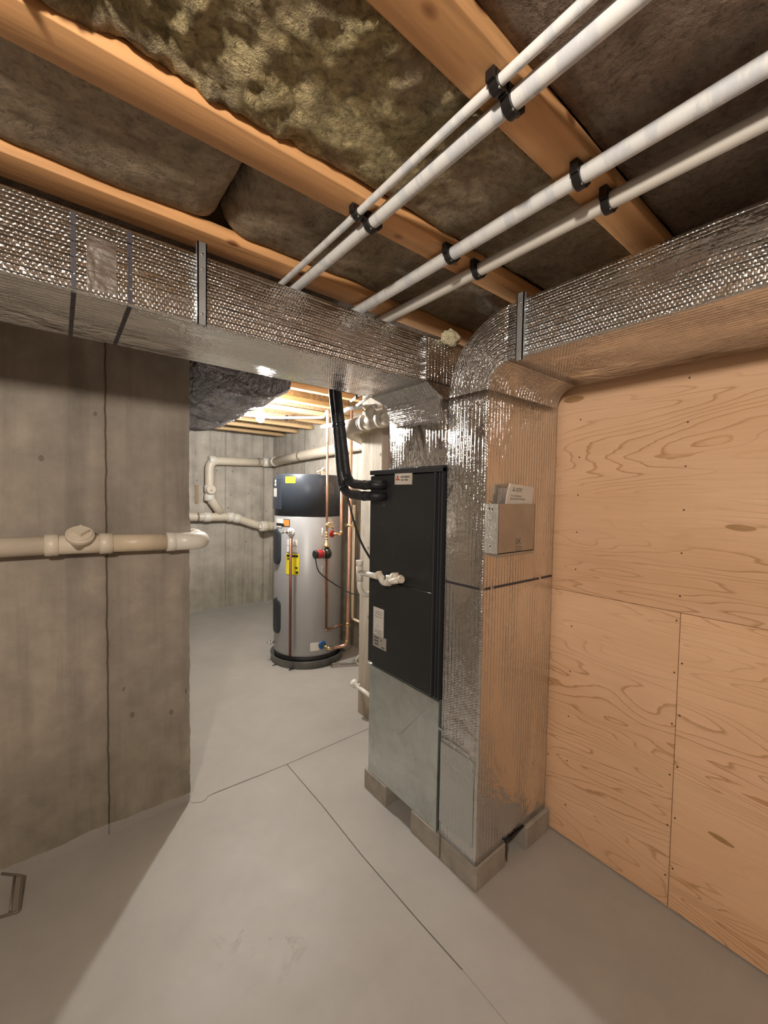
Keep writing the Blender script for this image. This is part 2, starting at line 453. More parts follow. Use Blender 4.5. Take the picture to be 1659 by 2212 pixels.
    def uvbox(s, axis=(1, 0, 0)):
        A = Vector(axis)
        s.bm.normal_update()
        for f in s.bm.faces:
            n = f.normal
            a = A if abs(n.dot(A)) < 0.8 else Vector((0, 0, 1)) if abs(n.z) < 0.8 else Vector((0, 1, 0))
            a = (a - n * a.dot(n)).normalized(); b = n.cross(a)
            for lp in f.loops:
                lp[s.uv].uv = (lp.vert.co.dot(a), lp.vert.co.dot(b))
        return s

def islands(bm):
    seen = set(); out = []
    for v in bm.verts:
        if v in seen: continue
        st = [v]; seen.add(v); isl = []
        while st:
            a = st.pop(); isl.append(a)
            for e in a.link_edges:
                o = e.other_vert(a)
                if o not in seen: seen.add(o); st.append(o)
        out.append(isl)
    return out
SPLIT = {'valve', 'fitting', 'coupling', 'screw', 'clamp_band', 'pan_foot', 'pipe_strap', 'rivet', 'hole', 'bracket', 'valve_handle', 'black_collar', 'print', 'side_rail', 'panel_sticker', 'tape_wrap'}
def obj(name, mb, mat, parent=None, label=None, kind=None, cat=None, group=None, flip=True, smooth_angle=None):
    if name in SPLIT and parent is not None:
        isl = islands(mb.bm)
        if len(isl) > 1:
            first = None
            for k in range(len(isl)):
                c = MB.__new__(MB); c.bm = mb.bm.copy(); c.uv = c.bm.loops.layers.uv[0]
                keep = islands(c.bm)[k]; ks = set(keep)
                bmesh.ops.delete(c.bm, geom=[v for v in c.bm.verts if v not in ks], context='VERTS')
                o = obj(name, c, mat, parent, label, kind, cat, group, flip)
                first = first or o
            return first
    me = bpy.data.meshes.new(name)
    bm = mb.bm
    if flip:
        bmesh.ops.recalc_face_normals(bm, faces=bm.faces)
    if parent is not None:
        off = OFF[parent.name]
    else:
        xs = [v.co for v in bm.verts]
        off = Vector(((min(v.x for v in xs) + max(v.x for v in xs)) / 2, (min(v.y for v in xs) + max(v.y for v in xs)) / 2, min(v.z for v in xs)))
    for v in bm.verts:
        v.co -= off
    bm.to_mesh(me); bm.free()
    me.materials.append(mat)
    o = bpy.data.objects.new(name, me)
    COL.objects.link(o)
    if parent is not None:
        o.parent = parent
    else:
        o.location = off
    OFF[o.name] = off
    if label: o['label'] = label
    if kind: o['kind'] = kind
    if cat: o['category'] = cat
    if group: o['group'] = group
    return o

def thing(name, label, cat, loc, group=None, kind=None):
    o = bpy.data.objects.new(name, None)
    COL.objects.link(o)
    o.location = loc
    o.empty_display_size = 0.05
    OFF[o.name] = Vector(loc)
    o['label'] = label
    if cat: o['category'] = cat
    if group: o['group'] = group
    if kind: o['kind'] = kind
    return o

def dup(o, delta, label, group=None):
    c = o.copy(); COL.objects.link(c)
    c.location = Vector(o.location) + Vector(delta)
    c['label'] = label
    if group: c['group'] = group
    for ch in list(o.children):
        k = ch.copy(); COL.objects.link(k); k.parent = c
        for g in list(ch.children):
            q = g.copy(); COL.objects.link(q); q.parent = k
    return c

def fillet(pts, r, n=6):
    pts = [Vector(p) for p in pts]
    out = [pts[0]]
    for i in range(1, len(pts) - 1):
        a, b, c = pts[i - 1], pts[i], pts[i + 1]
        rr = r[i - 1] if isinstance(r, (list, tuple)) else r
        da = (a - b); dc = (c - b)
        rr = min(rr, da.length * 0.49, dc.length * 0.49)
        p0 = b + da.normalized() * rr; p1 = b + dc.normalized() * rr
        for k in range(n + 1):
            t = k / n
            out.append(p0 * (1 - t) ** 2 + b * 2 * t * (1 - t) + p1 * t * t)
    out.append(pts[-1])
    return out

def rrect(hx, hy, r=0.012, n=3):
    P = []
    for cx, cy, a0 in ((hx - r, hy - r, 0), (-hx + r, hy - r, 90), (-hx + r, -hy + r, 180), (hx - r, -hy + r, 270)):
        for k in range(n + 1):
            a = math.radians(a0 + 90 * k / n)
            P.append((cx + r * math.cos(a), cy + r * math.sin(a)))
    return P

def text_mesh(txt, size, origin, right, up, mat, parent, name='lettering', align='LEFT', squash=1.0, label=None):
    cu = bpy.data.curves.new('tmp', 'FONT')
    cu.body = txt; cu.size = size; cu.align_x = align; cu.extrude = 0.0002 / max(size, 1e-3) * size
    to = bpy.data.objects.new('tmp', cu)
    COL.objects.link(to)
    dg = bpy.context.evaluated_depsgraph_get()
    me = bpy.data.meshes.new_from_object(to.evaluated_get(dg))
    bpy.data.objects.remove(to); bpy.data.curves.remove(cu)
    r = Vector(right).normalized(); u = Vector(up).normalized(); n = r.cross(u)
    off = OFF[parent.name]
    o0 = Vector(origin)
    for v in me.vertices:
        v.co = o0 + r * v.co.x * squash + u * v.co.y + n * v.co.z - off
    me.materials.clear(); me.materials.append(mat)
    o = bpy.data.objects.new(name, me)
    COL.objects.link(o); o.parent = parent
    OFF[o.name] = off
    if label: o['label'] = label
    return o

# ================================================================== THE SETTING
b = MB(); b.box(-3.0, 2.45, -3.0, 5.55, -0.15, 0.0)
floor = obj('floor', b, M_FLOOR, kind='structure')
# saw-cut joint across the opening, running out in a wiggling crack, and the joint towards the viewer
b = MB()
pts = [(0.487, 2.072), (0.505, 2.058), (0.53, 2.045), (0.548, 2.05), (0.562, 2.066), (0.59, 2.07), (0.98, 2.056), (1.60, 2.066)]
for (x0, y0), (x1, y1) in zip(pts, pts[1:]):
    t = 0.0022 if x1 > 0.6 else 0.0016
    b.face([(x0, y0 - t, 0.0006), (x1, y1 - t, 0.0006), (x1, y1 + t, 0.0006), (x0, y0 + t, 0.0006)])
obj('joint_line', b, M_SEAM, floor, flip=False)
b = MB()
pts = [(0.978, 2.056), (0.982, 1.655), (0.975, 1.331), (0.981, 1.005), (0.988, 0.8)]
for (x0, y0), (x1, y1) in zip(pts, pts[1:]):
    b.face([(x0 - 0.0018, y0, 0.0006), (x0 + 0.0018, y0, 0.0006), (x1 + 0.0018, y1, 0.0006), (x1 - 0.0018, y1, 0.0006)])
obj('joint_line', b, M_SEAM, floor, flip=False)
b = MB()
pts = [(0.988, 0.8), (0.985, 0.4), (0.985, -0.4)]
for (x0, y0), (x1, y1) in zip(pts, pts[1:]):
    b.face([(x0 - 0.0012, y0, 0.0005), (x0 + 0.0012, y0, 0.0005), (x1 + 0.0012, y1, 0.0005), (x1 - 0.0012, y1, 0.0005)])
obj('joint_line', b, M_SEAM_FAINT, floor, flip=False)

# left concrete wall with a slightly ragged end
b = MB()
b.box(-3.0, 0.487, 2.09, 2.32, -0.02, 2.5)
es = [e for e in b.bm.edges if all(abs(v.co.x - 0.487) < 1e-4 for v in e.verts) and abs(e.verts[0].co.z - e.verts[1].co.z) > 1]
bmesh.ops.subdivide_edges(b.bm, edges=es, cuts=140, use_grid_fill=True)
for v in b.bm.verts:
    if abs(v.co.x - 0.487) < 1e-4:
        q = noise.noise(Vector((3.1, v.co.y * 3, v.co.z * 14))) * 0.006 + noise.noise(Vector((9.1, v.co.y * 3, v.co.z * 45))) * 0.003
        v.co.x += q - 0.001
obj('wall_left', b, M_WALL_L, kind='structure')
b = MB(); b.box(-1.2, 2.29, 5.32, 5.55, -0.02, 2.5); obj('wall_far', b, M_WALL_FAR, kind='structure')
b = MB(); b.box(2.29, 2.45, 2.0, 5.55, -0.02, 2.5); obj('wall_far_right', b, M_WALL_FR, kind='structure')
b = MB(); b.box(-1.4, -1.2, 2.32, 5.55, -0.02, 2.5); obj('wall_far_left', b, M_WALL_FAR, kind='structure')
b = MB(); b.box(-3.0, 1.9, -3.2, -3.0, -0.02, 2.5); obj('wall_front', b, M_WALL_L, kind='structure')
b = MB(); b.box(-3.2, -3.0, -3.2, 2.32, -0.02, 2.5); obj('wall_side', b, M_WALL_L, kind='structure')
b = MB(); b.box(-3.2, 2.45, -3.2, 5.55, 2.44, 2.6); obj('ceiling', b, M_DRYWALL, kind='structure')

# plywood-sheathed partition
b = MB(); b.box(1.752, 1.83, -3.2, 2.2, -0.02, 2.44)
b.box(1.83, 2.29, 2.06, 2.2, -0.02, 2.44)
wr = obj('wall_right', b, M_OSB, kind='structure')
def nails(b, spots):
    for y, z in spots:
        b.lathe((1.7398, y, z), (-1, 0, 0), [(0.0032, 0), (0.0032, 0.0007), (0.002, 0.0009)], 8)
P1 = plywood('plywood_upper', 1.7); P2 = plywood('plywood_lower', 6.3, 1.07); P3 = plywood('plywood_corner', 11.9, 1.12)
b = MB(); b.box(1.74, 1.752, -3.0, 2.2, 1.1015, 2.44, 0.0008)
s1 = obj('plywood_sheet', b, P1, wr, label='upper plywood sheet running the full length of the wall')
b = MB(); nails(b, [(0.4715 + 0.001 * (i % 2), 1.16 + i * 0.155) for i in range(6)] + [(0.852, 1.2 + i * 0.16) for i in range(5)] + [(0.06, 1.2 + i * 0.16) for i in range(5)])
obj('nail_head', b, M_NAIL, s1, kind='stuff')
b = MB(); b.box(1.74, 1.752, 0.4685, 2.2, 0.006, 1.0995, 0.0008)
s2 = obj('plywood_sheet', b, P2, wr, label='lower plywood sheet beside the foil riser')
b = MB(); nails(b, [(0.4785, 0.12 + i * 0.19) for i in range(6)] + [(0.86, 0.15 + i * 0.2) for i in range(5)])
obj('nail_head', b, M_NAIL, s2, kind='stuff')
b = MB(); b.box(1.7405, 1.752, -3.0, 0.4665, 0.006, 1.0995, 0.0008)
s3 = obj('plywood_sheet', b, P3, wr, label='lower plywood sheet right of the upright joint')
b = MB(); nails(b, [(0.4565, 0.16 + i * 0.19) for i in range(5)])
obj('nail_head', b, M_NAIL, s3, kind='stuff')
def patch(par, y, z, a, c, rot):
    b = MB()
    P = []
    for k in range(20):
        t = 2 * PI * k / 20
        u = a * math.copysign(abs(math.cos(t)) ** 1.15, math.cos(t)); v = c * math.sin(t)
        P.append((1.7397, y + u * math.cos(rot) - v * math.sin(rot), z + u * math.sin(rot) + v * math.cos(rot)))
    b.prism(P, (0.0012, 0, 0))
    obj('plywood_patch', b, M_PATCH, par)
patch(s1, 0.315, 1.417, 0.040, 0.011, 0.05)
patch(s3, 0.325, 0.36, 0.036, 0.009, 0.1)
patch(s1, 0.885, 1.93, 0.045, 0.013, 0.0)
patch(s3, 0.195, 0.86, 0.03, 0.012, 0.0)

# dark-brown sill-like line under the plywood
# weathered post at the end of the partition
t = thing('timber_post', 'weathered pale timber post standing behind the black air handler', 'post', (1.675, 2.16, 0))
b = MB(); b.box(1.61, 1.75, 2.05, 2.275, 0, 2.25, 0.003)
obj('post_board', b, M_POST, t)
b = MB(); b.box(1.66, 1.75, 1.985, 2.048, 0, 2.25, 0.002)
obj('side_stud', b, M_RED_LUMBER, t, label='darker narrow stud beside the post')

# ================================================================== CEILING JOISTS AND INSULATION
def joist(y, x0, x1, label, mat=M_JOIST, z=2.25, group=None, wdt=0.088, web=True):
    t = thing('ceiling_joist', label, 'joist', ((x0 + x1) / 2, y, z), group)
    b = MB()
    n = 60
    prof = rrect(wdt / 2, 0.019, 0.003, 2)
    fr = []
    for i in range(n + 1):
        x = x0 + (x1 - x0) * i / n
        dy = 0.0015 * math.sin(x * 3 + y * 9)
        fr.append(((x, y + dy, z + 0.019), (0, 1, 0), (0, 0, 1)))
    b.sweep(prof, fr)
    obj('bottom_flange', b, mat, t)
    if web:
        b = MB(); b.box(x0, x1, y - 0.006, y + 0.006, z + 0.038, 2.44)
        obj('web', b, M_OSB, t)
    return t
joist(0.490, -2.9, 1.739, 'broad orange-brown joist nearest the viewer, crossing under four white pipes')
joist(0.912, -2.9, 1.739, 'long wooden joist in the middle, between torn and grey insulation')
joist(1.320, -2.9, 1.739, 'wooden joist just above the foil trunk duct', wdt=0.10)

def batt(x0, x1, y0, y1, z, mat, label, lump=0.012, tear=None, endr=(0, 0), seed=0.0, res=0.014, group='insulation batts between the joists'):
    """sagging insulation batt pressed between two joists"""
    b = MB()
    nx = max(4, int((x1 - x0) / res)); ny = max(4, int((y1 - y0) / res))
    G = []
    for i in range(nx + 1):
        row = []
        x = x0 + (x1 - x0) * i / nx
        for j in range(ny + 1):
            y = y0 + (y1 - y0) * j / ny
            e = min(y - y0, y1 - y)
            h = 0.010 * math.exp(-e / 0.010)
            if endr[0]: h += 0.07 * math.exp(-(x - x0) / 0.02)
            if endr[1]: h += 0.07 * math.exp(-(x1 - x) / 0.02)
            q = noise.fractal(Vector((x * 3.2 + seed, y * 5 + seed, seed)), 0.9, 2.1, 4) * lump
            k = 0.0
            if tear is not None:
                k = max(0.0, min(1.0, tear(x, y)))
                rdg = abs(noise.noise(Vector((x * 13 + seed, y * 13, 4.4))))
                q += k * (-0.028 + 0.035 * rdg + 0.02 * noise.fractal(Vector((x * 26, y * 26, seed)), 0.8, 2.0, 4))
            row.append(b.v((x, y, z + h + q)))
        G.append(row)
    top = [[b.v((x0 + (x1 - x0) * i, y0 + (y1 - y0) * j, 2.438)) for j in (0, 1)] for i in (0, 1)]
    for i in range(nx):
        for j in range(ny):
            f = b.bm.faces.new((G[i][j], G[i][j + 1], G[i + 1][j + 1], G[i + 1][j])); f.smooth = True
    b.bm.faces.new((top[0][0], top[1][0], top[1][1], top[0][1]))
    b.bm.faces.new([G[i][0] for i in range(nx + 1)] + [top[1][0], top[0][0]])
    b.bm.faces.new([G[i][ny] for i in range(nx, -1, -1)] + [top[0][1], top[1][1]])
    b.bm.faces.new([G[0][j] for j in range(ny, -1, -1)] + [top[0][0], top[0][1]])
    b.bm.faces.new([G[nx][j] for j in range(ny + 1)] + [top[1][1], top[1][0]])
    return obj('insulation_batt', b, mat, cat='insulation', label=label, group=group)
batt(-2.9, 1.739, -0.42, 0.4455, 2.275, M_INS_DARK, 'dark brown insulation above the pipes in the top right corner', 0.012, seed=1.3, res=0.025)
tear = lambda x, y: 1.6 * (noise.noise(Vector((x * 2.4, y * 3.1, 0.7))) + 0.42 - 0.75 * abs(x - 0.38)) - (0.25 if y > 0.82 else 0) 
batt(-2.9, 1.739, 0.5345, 0.8675, 2.275, M_INS_TORN, 'torn yellowish insulation between the two nearest joists', 0.02, tear, seed=5.2, res=0.011)
batt(-2.9, 0.372, 0.9565, 1.2695, 2.272, M_INS, 'grey-brown insulation batt with a rounded end, left of the gap', 0.010, endr=(0, 1), seed=8.8)
batt(0.376, 1.739, 0.9565, 1.2695, 2.270, M_INS, 'grey-brown insulation batt right of the gap, behind the pipe clips', 0.014, endr=(1, 0), seed=12.4)
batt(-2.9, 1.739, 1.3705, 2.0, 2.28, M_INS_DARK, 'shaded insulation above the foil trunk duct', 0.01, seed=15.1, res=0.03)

FJ = [2.38, 2.69, 3.07, 3.45, 3.83, 4.21, 4.59, 4.97]
JL = ['far-room joist closest to the foil trunk duct', 'second far-room joist counted from the duct, just before the bulb', 'far-room joist carrying the glowing bulb',
      'far-room joist just beyond the glowing bulb', 'fifth far-room joist counted from the duct, printed with red lettering', 'third far-room joist counted from the far wall',
      'second far-room joist counted from the far wall', 'last far-room joist, closest to the far wall']
for y, l in zip(FJ, JL):
    j = joist(y, -1.18, 2.285, l, M_JOIST_FAR if y > 2.5 else M_RED_LUMBER, group='joists over the far room', wdt=0.062)
    if abs(y - 3.83) < 0.01:
        text_mesh('A  ICC-ES 118-5    V127', 0.042, (1.02, y - 0.0335, 2.253), (1, 0, 0), (0, 0, 1), M_INK_RED, j)
for i in range(len(FJ) - 1):
    batt(-1.15, 2.27, FJ[i] + 0.012, FJ[i + 1] - 0.012, 2.35 if i else 2.33, M_INS_PALE, ['insulation in the far-room bay nearest the duct', 'insulation in the far-room bay just before the bulb', 'insulation in the far-room bay just beyond the bulb', 'insulation in the fourth far-room bay from the duct', 'insulation in the third far-room bay from the far wall', 'insulation in the second far-room bay from the far wall', 'insulation in the far-room bay along the far wall'][i], 0.03, seed=20 + i * 3.3, res=0.04, group='insulation over the far room')

# ================================================================== SUPPLY TRUNK (left) AND PLENUM
t = thing('supply_duct', 'long horizontal foil-wrapped duct crossing above the opening', 'duct', (0.0, 1.41, 1.97))
b = MB()
prof = rrect(0.1825, 0.095, 0.010)
n = 80
fr = [((-2.95 + (4.13) * i / n, 1.4075, 2.065), (0, 1, 0), (0, 0, 1)) for i in range(n + 1)]
b.sweep(prof, fr)
obj('duct_run', b, M_FOIL, t)
b = MB()
b.hexa([(1.245, 1.18, 1.905), (1.70, 1.18, 1.905), (1.70, 1.50, 1.905), (1.245, 1.50, 1.905)],
       [(1.178, 1.218, 1.975), (1.70, 1.218, 1.975), (1.70, 1.60, 1.975), (1.178, 1.60, 1.975)])
b.box(1.178, 1.70, 1.217, 1.60, 1.976, 2.163, 0.008)
b.uvbox((0, 0, 1))
obj('end_box', b, M_FOIL_CRUMPLE, t, label='crumpled foil end box over the air handler')
b = MB()
b.hexa([(1.212, 1.152, 1.815), (1.69, 1.152, 1.815), (1.69, 1.455, 1.815), (1.212, 1.455, 1.815)],
       [(1.235, 1.22, 1.974), (1.69, 1.22, 1.974), (1.69, 1.60, 1.974), (1.235, 1.60, 1.974)])
bmesh.ops.bevel(b.bm, geom=list(b.bm.edges), offset=0.006, segments=2, affect='EDGES')
b.uvbox((0, 1, 0))
obj('throat', b, M_FOIL, t, label='tapering foil throat dropping to the plenum')
b = MB(); b.box(1.228, 1.70, 1.143, 1.512, 1.626, 1.86, 0.006); b.uvbox((0, 0, 1))
obj('plenum', b, M_FOIL_RISER, t, label='bright foil plenum on top of the air handler')
# printed dashed rule lines across the wrap
def dashes(t, face, a0, a1, pos, wid, dash=0.05, gap=0.006):
    b = MB()
    a = a0
    i = 0
    while a < a1:
        e = min(a + dash, a1)
        face(b, a, e, pos, wid)
        a = e + gap; i += 1
    return b
for x in (0.033, 0.146):
    b = MB(); 
    z = 1.975
    while z < 2.152:
        b.box(x - 0.005, x + 0.005, 1.2236, 1.2252, z, min(z + 0.034, 2.152)); z += 0.037
    y = 1.232
    while y < 1.575:
        b.box(x - 0.005, x + 0.005, y, min(y + 0.10, 1.582), 1.9684, 1.9702); y += 0.104
    obj('printed_line', b, M_INK_LINE, t)
b = MB(); b.box(0.058, 0.118, 1.2238, 1.2252, 1.985, 2.11)
b.uvbox((1, 0, 0)); obj('foil_tape', b, foil('foil_tape', quilt=0.0, rough=0.27, tint=(0.62, 0.61, 0.6)), t)

# ================================================================== RETURN DUCT (right) with elbow and riser
t = thing('return_duct', 'foil-wrapped duct bending down beside the plywood wall into a tall riser', 'duct', (1.4675, 1.04, 0.1))
prof = rrect(0.2475, 0.0975, 0.010)
cx = 1.4675
b = MB(); fr = []
n = 70
for i in range(n + 1):
    y = -2.95 + (0.86 + 2.95) * i / n
    fr.append(((cx, y, 2.0725), (1, 0, 0), (0, 0, -1)))
L1 = b.sweep(prof, fr)
obj('duct_run', b, M_FOIL, t)
b = MB(); fr = []
for i in range(17):
    a = math.radians(90 - 90 * i / 16)
    fr.append(((cx, 0.86 + 0.1775 * math.cos(a), 1.895 + 0.1775 * math.sin(a)), (1, 0, 0), (0, -math.cos(a), -math.sin(a))))
L2 = b.sweep(prof, fr, L1)
obj('elbow', b, M_FOIL_CRUMPLE, t, label='rounded crumpled foil elbow')
b = MB(); fr = []
n = 50
for i in range(n + 1):
    fr.append(((cx, 1.0375, 1.895 - (1.895 - 0.10) * i / n), (1, 0, 0), (0, -1, 0)))
b.sweep(prof, fr, L2)
riser = obj('riser', b, M_FOIL_RISER, t, label='tall upright foil riser standing on the blocks')
b = MB()
y = 0.955
while y < 1.125:
    b.box(1.2184, 1.2202, y, min(y + 0.022, 1.128), 1.157, 1.166); y += 0.0235
x = 1.232
while x < 1.70:
    if not (1.255 < x < 1.275 or 1.60 < x < 1.615):
        b.box(x, min(x + 0.017, 1.705), 0.9384, 0.9402, 1.157, 1.166)
    x += 0.0185
obj('printed_line', b, M_INK_LINE, riser)
b = MB(); b.box(0.9, 0.9, 0, 0, 0, 0) if False else None
b.box(1.2176, 1.2198, 0.956, 1.128, 0.165, 0.50, 0.0)
b.uvbox((0, 0, 1))
obj('foil_patch', b, foil('smooth_foil_patch', quilt=0.25, rough=0.36, tint=(0.66, 0.68, 0.68), depth=0.4), riser, label='smooth pale foil patch low on the riser')
b = MB()
pts = [(1.2175, 1.128, 0.515), (1.2165, 1.09, 0.522), (1.2165, 1.02, 0.52), (1.2165, 0.985, 0.512), (1.2165, 0.965, 0.49), (1.2165, 0.958, 0.46)]
b.tube(fillet(pts, 0.01, 3), 0.0022, 8)
obj('caulk_bead', b, simple('silver_bead', (0.7, 0.7, 0.66), 0.25, 0.8, var=0.3, scale=90, bump=0.003), riser)
b = MB(); b.box(1.2125, 1.2198, 1.120, 1.150, 0.545, 0.553, 0.002)
obj('drive_cleat', b, M_STRAP, riser)

# hanger straps
def hanger(name_label, x0, x1, y0, y1, front):
    t = thing('duct_hanger', name_label, 'strap', ((x0 + x1) / 2, (y0 + y1) / 2, 1.965), 'upright metal straps on the ducts')
    b = MB()
    if front == 'y':
        b.box(x0, x1, y0, y0 + 0.0035, 1.962, 2.182)
        b.box(x0, x0 + 0.003, y0, y1, 1.962, 2.182); b.box(x1 - 0.003, x1, y0, y1, 1.962, 2.182)
    else:
        b.box(x0, x0 + 0.0035, y0, y1, 1.962, 2.182)
        b.box(x0, x1, y0, y0 + 0.003, 1.962, 2.182); b.box(x0, x1, y1 - 0.003, y1, 1.962, 2.182)
    obj('channel', b, M_STRAP, t)
    b = MB()
    for z in (1.99, 2.11, 2.15):
        if front == 'y': b.lathe(((x0 + x1) / 2, y0, z), (0, -1, 0), [(0.0035, 0), (0.0035, 0.0012), (0.002, 0.002)], 10)
        else: b.lathe((x0, (y0 + y1) / 2, z), (-1, 0, 0), [(0.0035, 0), (0.0035, 0.0012), (0.002, 0.002)], 10)
    obj('screw', b, M_CHROME, t)
hanger('upright metal strap on the front of the left duct', 0.301, 0.325, 1.205, 1.2248, 'y')
hanger('upright metal strap on the right duct near its elbow', 1.204, 1.2198, 0.792, 0.818, 'x')

# spray foam lump in the corner above the ducts
b = MB()
bmesh.ops.create_icosphere(b.bm, subdivisions=4, radius=1)
for v in b.bm.verts:
    d = 1 + 0.35 * noise.fractal(v.co * 1.9, 1, 2, 3)
    v.co = Vector((1.30 + v.co.x * 0.045 * d, 1.20 + v.co.y * 0.03 * d, 2.17 + v.co.z * 0.032 * d))
for f in b.bm.faces: f.smooth = True
obj('spray_foam', b, M_FOAM, cat='foam', label='lump of cream spray foam where the two foil ducts meet')

# ================================================================== AIR HANDLER
t = thing('air_handler', 'tall black air handler cabinet on a galvanised base', 'air handler', (1.46, 1.39, 0.10))
b = MB(); b.box(1.232, 1.70, 1.146, 1.630, 0.66, 1.624, 0.003)
obj('cabinet', b, M_BLACK, t)
b = MB(); b.box(1.212, 1.232, 1.196, 1.632, 1.101, 1.600, 0.003)
obj('upper_door', b, M_BLACK, t)
b = MB(); b.box(1.212, 1.232, 1.196, 1.632, 0.672, 1.097, 0.003)
obj('lower_door', b, M_BLACK, t)
b = MB()
b.box(1.214, 1.233, 1.146, 1.153, 0.662, 1.622, 0.001)
b.box(1.216, 1.233, 1.164, 1.170, 0.662, 1.612, 0.001)
b.box(1.212, 1.233, 1.184, 1.194, 0.662, 1.604, 0.001)
obj('side_rail', b, M_BLACK_EDGE, t)
b = MB(); b.box(1.208, 1.234, 1.146, 1.634, 1.604, 1.626, 0.002)
obj('top_rail', b, M_BLACK_EDGE, t)
b = MB()
b.tube([(1.2115, 1.196, 1.099), (1.2115, 1.38, 1.099)], 0.0008, 6)
obj('door_seam_line', b, M_CHROME, t)  # thin bright metal line along part of the door seam
b = MB()
for y, z in ((1.60, 1.57), (1.575, 1.575), (1.60, 1.515), (1.575, 1.512), (1.545, 1.475), (1.52, 1.475), (1.52, 1.455), (1.52, 1.37), (1.30, 1.365), (1.22, 1.33), (1.59, 0.71), (1.222, 0.70), (1.45, 1.23), (1.36, 1.10)):
    b.lathe((1.2122, y, z), (-1, 0, 0), [(0.004, 0), (0.004, 0.0015), (0.0025, 0.0022)], 10)
obj('screw_head', b, M_BLACK_EDGE, t, kind='stuff')
b = MB()
b.box(1.209, 1.2122, 1.323, 1.4435, 1.5535, 1.614, 0.0015)
bd = obj('badge', b, M_BADGE, t, label='shiny silver maker badge')
def diamonds(par, c, right, up, s, mat, nrm):
    right = Vector(right); up = Vector(up); nrm = Vector(nrm); c = Vector(c)
    b = MB()
    for a in (90, 210, 330):
        a = math.radians(a)
        d = right * math.cos(a) + up * math.sin(a)
        e = right * -math.sin(a) + up * math.cos(a)
        P = [c, c + d * s * 0.5 + e * s * 0.288, c + d * s, c + d * s * 0.5 - e * s * 0.288]
        b.prism([p + nrm * 0.0002 for p in P], nrm * 0.0006)
    obj('emblem', b, mat, par)
diamonds(bd, (1.2088, 1.421, 1.5815), (0, -1, 0), (0, 0, 1), 0.0155, simple('emblem_red', (0.45, 0.05, 0.03), 0.4), (-1, 0, 0))
text_mesh('MITSUBISHI', 0.0125, (1.2086, 1.400, 1.584), (0, -1, 0), (0, 0, 1), M_INK, bd, squash=0.95)
text_mesh('ELECTRIC', 0.0125, (1.2086, 1.400, 1.571), (0, -1, 0), (0, 0, 1), M_INK, bd, squash=0.95)
b = MB(); b.box(1.2108, 1.2122, 1.508, 1.590, 0.822, 0.957)
lb = obj('rating_label', b, M_LABEL, t)
b = MB()
for z, y0, y1 in ((0.935, 1.52, 1.57), (0.925, 1.52, 1.575), (0.912, 1.515, 1.58), (0.845, 1.515, 1.575), (0.836, 1.515, 1.58), (0.828, 1.515, 1.56)):
    b.box(1.2102, 1.2109, y0, y1, z, z + 0.004)
b.tube([(1.2104, 1.551 + 0.008 * math.cos(a), 0.872 + 0.010 * math.sin(a)) for a in [PI + 0.4 * k for k in range(9)]], 0.0007, 5)
obj('print', b, M_LABEL_G, lb)
b = MB(); b.box(1.2106, 1.2122, 1.486, 1.590, 0.762, 0.8215)
lb = obj('rating_label', b, M_LABEL_G, t, label='grey printed label below the white one')
b = MB()
for y0, y1, z in ((1.50, 1.52, 0.768), (1.52, 1.53, 0.80), (1.545, 1.58, 0.805), (1.545, 1.58, 0.79), (1.545, 1.575, 0.775)):
    b.box(1.2100, 1.2107, y0, y1, z, z + 0.007)
obj('print', b, M_INK_FAINT, lb)
# galvanised base plenum
b = MB(); b.box(1.224, 1.70, 1.146, 1.632, 0.10, 0.658, 0.002)
gb = obj('base_plenum', b, M_GALV, t, label='galvanised sheet metal base')
b = MB()
b.prism([(1.2238, 1.60, 0.64), (1.2238, 1.18, 0.64), (1.2190, 1.39, 0.40)], (0.0006, 0, 0))
b.box(1.214, 1.226, 1.146, 1.64, 0.648, 0.657)
b.box(1.216, 1.226, 1.143, 1.158, 0.10, 0.65)
obj('folded_seam', b, M_GALV, gb)
b = MB()
for y, z in ((1.51, 0.44), (1.28, 0.34), (1.40, 0.40)):
    b.lathe((1.2236, y, z), (-1, 0, 0), [(0.005, 0), (0.004, 0.002), (0.002, 0.003)], 10)
obj('rivet', b, M_STRAP, gb)

# concrete blocks under the unit
def block(x0, x1, y0, y1, label):
    b = MB(); b.box(x0, x1, y0, y1, 0.0, 0.0985, 0.004)
    return obj('concrete_block', b, M_BLOCK, cat='block', label=label, group='concrete blocks under the ductwork')
block(1.218, 1.42, 1.48, 1.655, 'concrete block under the far corner of the galvanised base')
block(1.218, 1.42, 1.128, 1.30, 'concrete block under the near corner of the galvanised base')
block(1.222, 1.408, 0.935, 1.120, 'concrete block under the near corner of the foil riser')
block(1.545, 1.725, 0.925, 1.12, 'concrete block under the riser, against the plywood wall')
b = MB()
b.tube([(1.412, 0.934, 0.096), (1.416, 0.934, 0.075), (1.411, 0.934, 0.05), (1.415, 0.934, 0.02)], 0.002, 6)
b.tube([(1.412, 0.9395, 0.0985), (1.47, 0.9395, 0.0995), (1.545, 0.9395, 0.0985)], 0.0025, 6)
obj('duct_gasket', b, M_RUBBER, cat='gasket', label='thin black gasket strip hanging between the two riser blocks')

